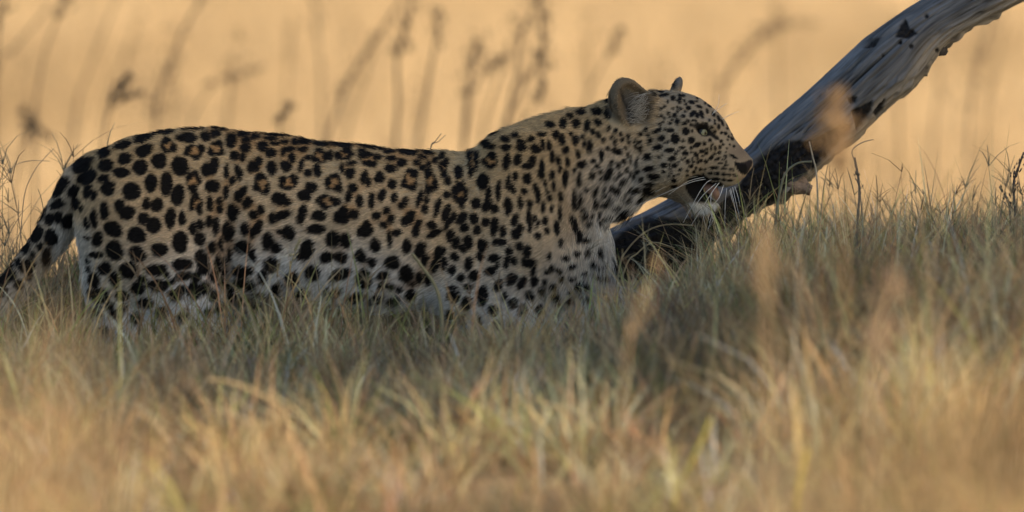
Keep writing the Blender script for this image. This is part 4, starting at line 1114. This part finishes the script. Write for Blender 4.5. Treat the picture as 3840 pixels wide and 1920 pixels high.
# ------------------------------------------------------------------ separate grass stalks
def stalk(name, label, cat, group, pix, y, r, heads=(), tone=(.20, .14, .08), htone=None, spike=(.009, .0016), to_ground=True, per=26):
    """pix: photo positions from tip to foot; heads: (position 0..1 along the drawn part, length m, spread m)"""
    pts = [P(a, b, y) for a, b in pix]
    nd = len(pts)
    if to_ground:
        d = pts[-1] - pts[-2]; d /= np.linalg.norm(d)
        gz = float(terrain(pts[-1][0], y))
        dz = pts[-1][2] - gz
        if dz > 0.02:
            e = pts[-1] + np.array([d[0] * dz * .35, 0, -dz - .02]); pts.append((pts[-1] * .45 + e * .55) + np.array([d[0] * dz * .06, 0, 0])); pts.append(e)
    path = smooth_path(pts, 6 * len(pts))
    v, f = tube(path, np.linspace(r * .55, r, len(path)), 6)
    o = mesh_obj(name, v, f, M_stalk, None, True, np.array(tone) * rng.uniform(.9, 1.1, (len(v), 1)))
    tag(o, label, cat, group)
    drawn = smooth_path(pts[:nd], 60)
    for hp, hl, hs in heads:
        hv, hf, nn = [], [], 0
        i0 = min(58, int(hp * 59))
        c0 = drawn[i0]; dr = drawn[max(0, i0 - 1)] - drawn[min(59, i0 + 1)]; dr /= np.linalg.norm(dr) + 1e-9
        for k in range(per):
            u = random.uniform(-.5, .5)
            ctr = c0 + dr * hl * u
            wdt = hs * (1 - abs(u) * 1.4)
            off = np.array([random.gauss(0, 1), random.gauss(0, 1), random.gauss(0, .5)]) * wdt * .5
            dd = dr + off / max(hs, 1e-4) * .7; dd /= np.linalg.norm(dd)
            sd = np.cross(dd, [random.gauss(0, 1), random.gauss(0, 1), .3]); sd /= np.linalg.norm(sd)
            s2 = np.cross(dd, sd)
            L_, W_ = spike[0] * random.uniform(.7, 1.3), spike[1]
            b = ctr + off
            hv += [b - dd * L_ * .5, b + sd * W_, b + s2 * W_, b - sd * W_, b - s2 * W_, b + dd * L_ * .5]
            hf += [[nn, nn + 2, nn + 1], [nn, nn + 3, nn + 2], [nn, nn + 4, nn + 3], [nn, nn + 1, nn + 4], [nn + 5, nn + 1, nn + 2], [nn + 5, nn + 2, nn + 3], [nn + 5, nn + 3, nn + 4], [nn + 5, nn + 4, nn + 1]]
            nn += 6
        tag(mesh_obj('seed_head', np.array(hv), hf, M_stalk, o, False, np.array(htone or tone) * np.repeat(rng.uniform(.7, 1.2, (nn // 6, 1)), 6, 0)), kind='stuff')
    return o
M_stalk = mat_blade('stalk', .2)
def Q(*p): return [(a * 1.4907, b * 1.4907) for a, b in p]
BGY = 5.0
GB = 'blurred grass stalks standing behind the leopard'
dk = (.21, .15, .095)
BG = [
    ('dry stalk with three small dark seed clusters above the leopard\'s hip', Q((318, 195), (300, 225), (275, 270), (262, 330), (258, 420)), 4.0, .004, [(.08, .05, .025), (.30, .05, .03)]),
    ('short side stalk leaning right from the seed clusters above the hip', Q((338, 238), (310, 252), (280, 280), (262, 340)), 4.05, .003, [(.10, .05, .022)]),
    ('tall leaning stalk with long feathery brown head above the leopard\'s loin', Q((520, -20), (470, 60), (430, 160), (400, 240), (392, 330)), 5.5, .006, [(.35, .35, .05), (.72, .14, .05)]),
    ('thin pale stalk leaning right above the root of the tail', Q((300, -20), (262, 80), (215, 200), (190, 300)), 6.5, .005, []),
    ('dark-tipped stalk at the top corner over the tail', Q((160, 5), (148, 40), (115, 130), (92, 260), (90, 330)), 5.0, .004, [(.02, .07, .03)]),
    ('slender slanting stalk crossing the sky side of the tail grass', Q((130, 10), (80, 70), (30, 130), (-10, 190)), 6.0, .005, []),
    ('stalk with a drooping grey head low over the tail grass', Q((70, 292), (80, 320), (66, 350), (45, 410)), 5.2, .003, [(.05, .05, .03), (.4, .05, .03)]),
    ('nodding seed head leaning right from the low stalk over the tail grass', Q((112, 335), (92, 318), (74, 330), (60, 380)), 5.25, .003, [(.04, .05, .02)]),
    ('dark stalk cut by the picture edge beside the tail grass', Q((8, 20), (2, 45), (-6, 120), (-10, 230)), 4.5, .005, [(.05, .09, .02)]),
    ('arching pale stalk over the middle of the leopard\'s back', Q((630, 180), (570, 195), (520, 235), (490, 290), (480, 340)), 6.0, .004, [(.2, .16, .03)]),
    ('upright faint stalk over the middle of the back', Q((792, -20), (796, 50), (806, 150), (812, 300)), 7.0, .006, [(.2, .16, .04)]),
    ('small brown tuft-headed stalk just above the back', Q((716, 282), (708, 295), (700, 350), (698, 400)), 4.2, .003, [(.04, .05, .028)]),
    ('long slanting grass stalk crossing the view behind the withers', Q((1030, -30), (985, 40), (930, 120), (880, 200), (840, 300), (820, 380)), 6.0, .007, [(.45, .30, .03)]),
    ('upright stalk with a dense dark spike before the neck', Q((1036, 10), (1018, 80), (1000, 150), (1002, 260), (995, 380)), 5.0, .007, [(.22, .16, .035), (.35, .10, .045)]),
    ('short dark hanging spike beside the dense dark spike', Q((1085, 30), (1102, 60), (1104, 100), (1092, 130)), 5.0, .005, [(.4, .10, .025)]),
    ('upright grey-green stalk with a fluffy head above the shoulder', Q((1202, 115), (1190, 160), (1178, 230), (1168, 330), (1165, 400)), 5.2, .007, [(.10, .10, .035), (.3, .14, .045)]),
    ('arching side branch of the fluffy stalk above the shoulder', Q((1255, 150), (1225, 175), (1195, 215), (1178, 290)), 5.3, .004, [(.12, .07, .025)]),
    ('tallest stalk with heavy dark seed plume above the neck', Q((1350, -30), (1362, 50), (1368, 120), (1330, 190), (1290, 270), (1265, 350)), 4.8, .006, [(.12, .16, .04), (.38, .16, .07), (.5, .10, .05)]),
    ('left-leaning branch of the heavy plumed stalk above the neck', Q((1352, 0), (1322, 60), (1305, 120), (1300, 200), (1280, 290)), 4.85, .005, [(.15, .12, .04)]),
    ('tiny-headed stalk just left of the leopard\'s ear', Q((1360, 225), (1352, 245), (1330, 290), (1310, 340)), 4.6, .003, [(.05, .06, .025)]),
    ('thin slanting stalk with a small knob above the ear', Q((1550, 90), (1535, 130), (1500, 190), (1470, 260), (1455, 330)), 5.8, .004, [(.1, .07, .03)]),
    ('very blurred hooked grass plume between the head and the dead limb', Q((1995, 62), (1955, 66), (1910, 92), (1870, 140), (1835, 190), (1810, 260)), 7.5, .009, [(.12, .16, .05), (.35, .2, .05), (.6, .2, .04)]),
    ('faint upright plume beyond the bare end of the dead limb', Q((2500, 20), (2480, 90), (2455, 170), (2440, 260), (2436, 360)), 7.0, .006, [(.25, .2, .04), (.6, .16, .05)]),
    ('second faint stalk under the bend of the dead limb', Q((2352, 130), (2362, 200), (2352, 280), (2345, 400)), 8.0, .006, [(.2, .2, .04)]),
]
for lb, px_, y_, r_, hd in BG:
    stalk('grass_stalk', lb, 'grass stalk', GB, px_, y_ * 1.12, r_ * .8, hd, dk, dk, (.016, .004))

FAR = ['over the grass left of the tail', 'over the root of the tail', 'over the rump', 'over the hip, above the small seed clusters', 'over the front of the haunch',
       'over the loin', 'over the hind part of the back', 'over the middle of the back', 'over the dip of the back', 'over the withers',
       'over the back of the neck', 'just left of the near ear', 'between the ears and the hooked plume', 'right of the hooked plume, over the nose', 'close above the middle of the dead limb',
       'under the upper end of the dead limb']
for k in range(16):
    bx = 120 + k * 236 + random.uniform(-70, 70); ty_ = random.uniform(-60, 330); sl_ = random.uniform(-30, 150)
    stalk('grass_stalk', 'faint far grass stalk ' + FAR[k], 'grass stalk', 'faint stalks of the far field',
          [(bx + sl_, ty_), (bx + sl_ * .75, ty_ + 90), (bx + sl_ * .35, ty_ + 230), (bx, ty_ + 420)], random.uniform(7.2, 10.5), .006,
          [(random.uniform(.1, .3), random.uniform(.12, .25), random.uniform(.04, .07))], (.34, .24, .13), (.34, .24, .13), (.016, .004))

# stalks in and around the plane of focus
GF = 'single grass stalks near the leopard'
st = (.36, .30, .21); gy = (.19, .17, .14)
stalk('grass_stalk', 'straight pale straw standing in front of the charred part of the limb', 'grass stalk', GF, [(3034, 530), (3048, 590), (3062, 660), (3068, 860), (3065, 1000)], -.2, .0022, (), (.50, .44, .34))
stalk('dry_grass', 'curved grey-green blade bowing over the charred end of the limb', 'dry grass', GF, [(3045, 605), (2990, 612), (2945, 650), (2925, 720), (2912, 800), (2905, 950)], -.25, .0030, (), (.22, .22, .15))
stalk('grass_stalk', 'dark upright stalk with a grey spike right of the broken stub', 'grass stalk', GF, [(3205, 590), (3215, 650), (3222, 720), (3215, 850), (3210, 1000)], -.35, .0032, [(.35, .05, .008)], gy)
stalk('grass_stalk', 'forked dry stalk with finger-like tips beside the limb', 'grass stalk', GF, [(3275, 522), (3230, 535), (3195, 565), (3205, 610), (3225, 720)], -.1, .0016, (), st)
stalk('grass_stalk', 'tall dark seed stalk at the picture\'s right edge', 'grass stalk', GF, [(3838, 570), (3815, 640), (3800, 690), (3806, 800), (3800, 960)], .05, .0030, [(.2, .05, .010), (.5, .06, .012)], (.13, .11, .10))
stalk('grass_stalk', 'shorter dark seed stalk beside the tall one at the right edge', 'grass stalk', GF, [(3765, 725), (3782, 760), (3788, 830), (3786, 960)], .0, .0028, [(.2, .05, .010)], (.15, .13, .11))
stalk('grass_stalk', 'leaning dry stalk whose tip reaches above the tail', 'grass stalk', GF, [(205, 555), (170, 590), (130, 640), (95, 720), (80, 850), (70, 1000)], .12, .0010, (), st, to_ground=True)
stalk('grass_stalk', 'forked dry stalk bending over the left picture edge', 'grass stalk', GF, [(188, 604), (120, 602), (60, 618), (20, 665), (-20, 730)], .14, .0010, (), st)
stalk('grass_stalk', 'little forked stem sticking up behind the dip of the back', 'grass stalk', GF, [(1655, 500), (1632, 530), (1615, 556), (1612, 700)], .35, .0012, (), gy)
stalk('grass_stalk', 'tiny right-hand fork of the stem behind the dip of the back', 'grass stalk', GF, [(1672, 505), (1645, 530), (1616, 556), (1613, 700)], .352, .0010, (), gy)
stalk('grass_stalk', 'pale seed stalk leaning right across the belly', 'grass stalk', GF, [(1130, 895), (1105, 950), (1090, 1000), (1075, 1080), (1068, 1180)], -.32, .0016, [(.3, .06, .007)], (.46, .40, .24))
stalk('dry_grass', 'bowed olive blade in front of the elbow', 'dry grass', GF, [(1545, 950), (1590, 1010), (1625, 1060), (1650, 1130), (1660, 1250)], -.75, .0045, (), (.32, .29, .17))
stalk('dry_grass', 'arched dry blade over the grass under the throat', 'dry grass', GF, [(2600, 845), (2500, 842), (2420, 870), (2350, 940), (2320, 1020)], .0, .0022, (), (.38, .31, .2))
stalk('dry_grass', 'second arched dry blade under the throat', 'dry grass', GF, [(2530, 930), (2450, 910), (2390, 950), (2340, 1020)], -.05, .0020, (), (.42, .34, .2))

# blurred stalks between camera and leopard, in the sun
GN = 'blurred sunlit stalks in front of the leopard'
so_ = (.50, .36, .20); pt = (.46, .33, .19)
stalk('seed_stalk', 'blurred tan seed head hanging in front of the charred limb', 'grass stalk', GN, [(3125, 380), (3140, 480), (3150, 590), (3165, 900), (3170, 1500)], -4.6, .002, [(.28, .11, .040)], (.44, .29, .15), (.44, .29, .15), (.020, .004), per=80)
stalk('seed_stalk', 'blurred upright tan plume above the dark grass', 'grass stalk', GN, [(2868, 960), (2870, 1050), (2872, 1160), (2875, 1600)], -5.2, .004, [(.12, .10, .040)], pt, pt, (.020, .0035), per=45)
stalk('seed_stalk', 'blurred pinkish plume near the right of the grass', 'grass stalk', GN, [(3330, 1130), (3310, 1230), (3290, 1330), (3270, 1700)], -5.6, .004, [(.22, .11, .045)], (.48, .34, .22), (.48, .34, .22), (.020, .004), per=50)
stalk('seed_stalk', 'blurred leaning tan plume below the chest', 'grass stalk', GN, [(2440, 1060), (2400, 1150), (2360, 1260), (2330, 1600)], -4.4, .003, [(.2, .12, .030)], pt, pt, (.020, .003), per=18)
stalk('straw', 'pale bowed straw lying over the grass below the hind leg', 'straw', GN, [(770, 1425), (850, 1432), (960, 1475), (1050, 1530), (1080, 1600)], -2.6, .0042, (), (.58, .44, .24))
stalk('straw', 'thinner bowed straw below the pale bowed straw', 'straw', GN, [(740, 1552), (830, 1548), (930, 1585), (980, 1650)], -3.0, .003, (), (.52, .40, .24))
stalk('straw', 'sharply bent dry straw in the right of the grass', 'straw', GN, [(3195, 1438), (3090, 1480), (3008, 1516), (2970, 1580), (2940, 1660), (2930, 1750)], -2.4, .0022, (), (.46, .38, .26))
stalk('dry_grass', 'yellow-green blade standing in the lower right grass', 'dry grass', GN, [(2665, 1570), (2640, 1630), (2590, 1740), (2540, 1840), (2530, 1900)], -3.3, .0055, (), (.48, .42, .10))
stalk('dry_grass', 'short bright yellow blade in the lower right grass', 'dry grass', GN, [(3026, 1690), (3012, 1740), (2998, 1800), (2990, 1880)], -3.4, .006, (), (.60, .48, .08))
stalk('straw', 'bright upright straw in the lower middle of the grass', 'straw', GN, [(775, 1600), (790, 1700), (815, 1800), (830, 1900)], -3.6, .005, (), (.62, .46, .24))

def clump(label, px, py, y, n, h, spread, seed):
    r = np.random.default_rng(seed)
    top = P(px, py, y)
    X = top[0] + r.normal(0, spread, n); Y = y + r.normal(0, spread, n)
    g = terrain(X, Y)
    hh = (top[2] - g) * r.uniform(.55, 1.08, n)
    az = r.uniform(0, 6.28, n)
    tn = np.array([.56, .39, .20]) * r.uniform(.8, 1.15, (n, 1))
    V, F, C = blades(v3(X, Y, g - .01), hh, r.uniform(.004, .008, n), az, np.abs(r.normal(.05, .06, n)), np.abs(r.normal(.05, .08, n)), r.uniform(0, 3.1, n), tn, 6, .4)
    tag(mesh_obj('grass_clump', V, F, M_blade, None, True, C), label, 'grass clump', 'tall sunlit grass clumps close to the camera')
clump('tall blurred golden grass clump at the bottom left corner', -10, 1240, -10.5, 260, .7, .05, 1)
clump('tall blurred golden grass clump at the bottom right corner', 3800, 1330, -11.0, 420, .7, .085, 2)
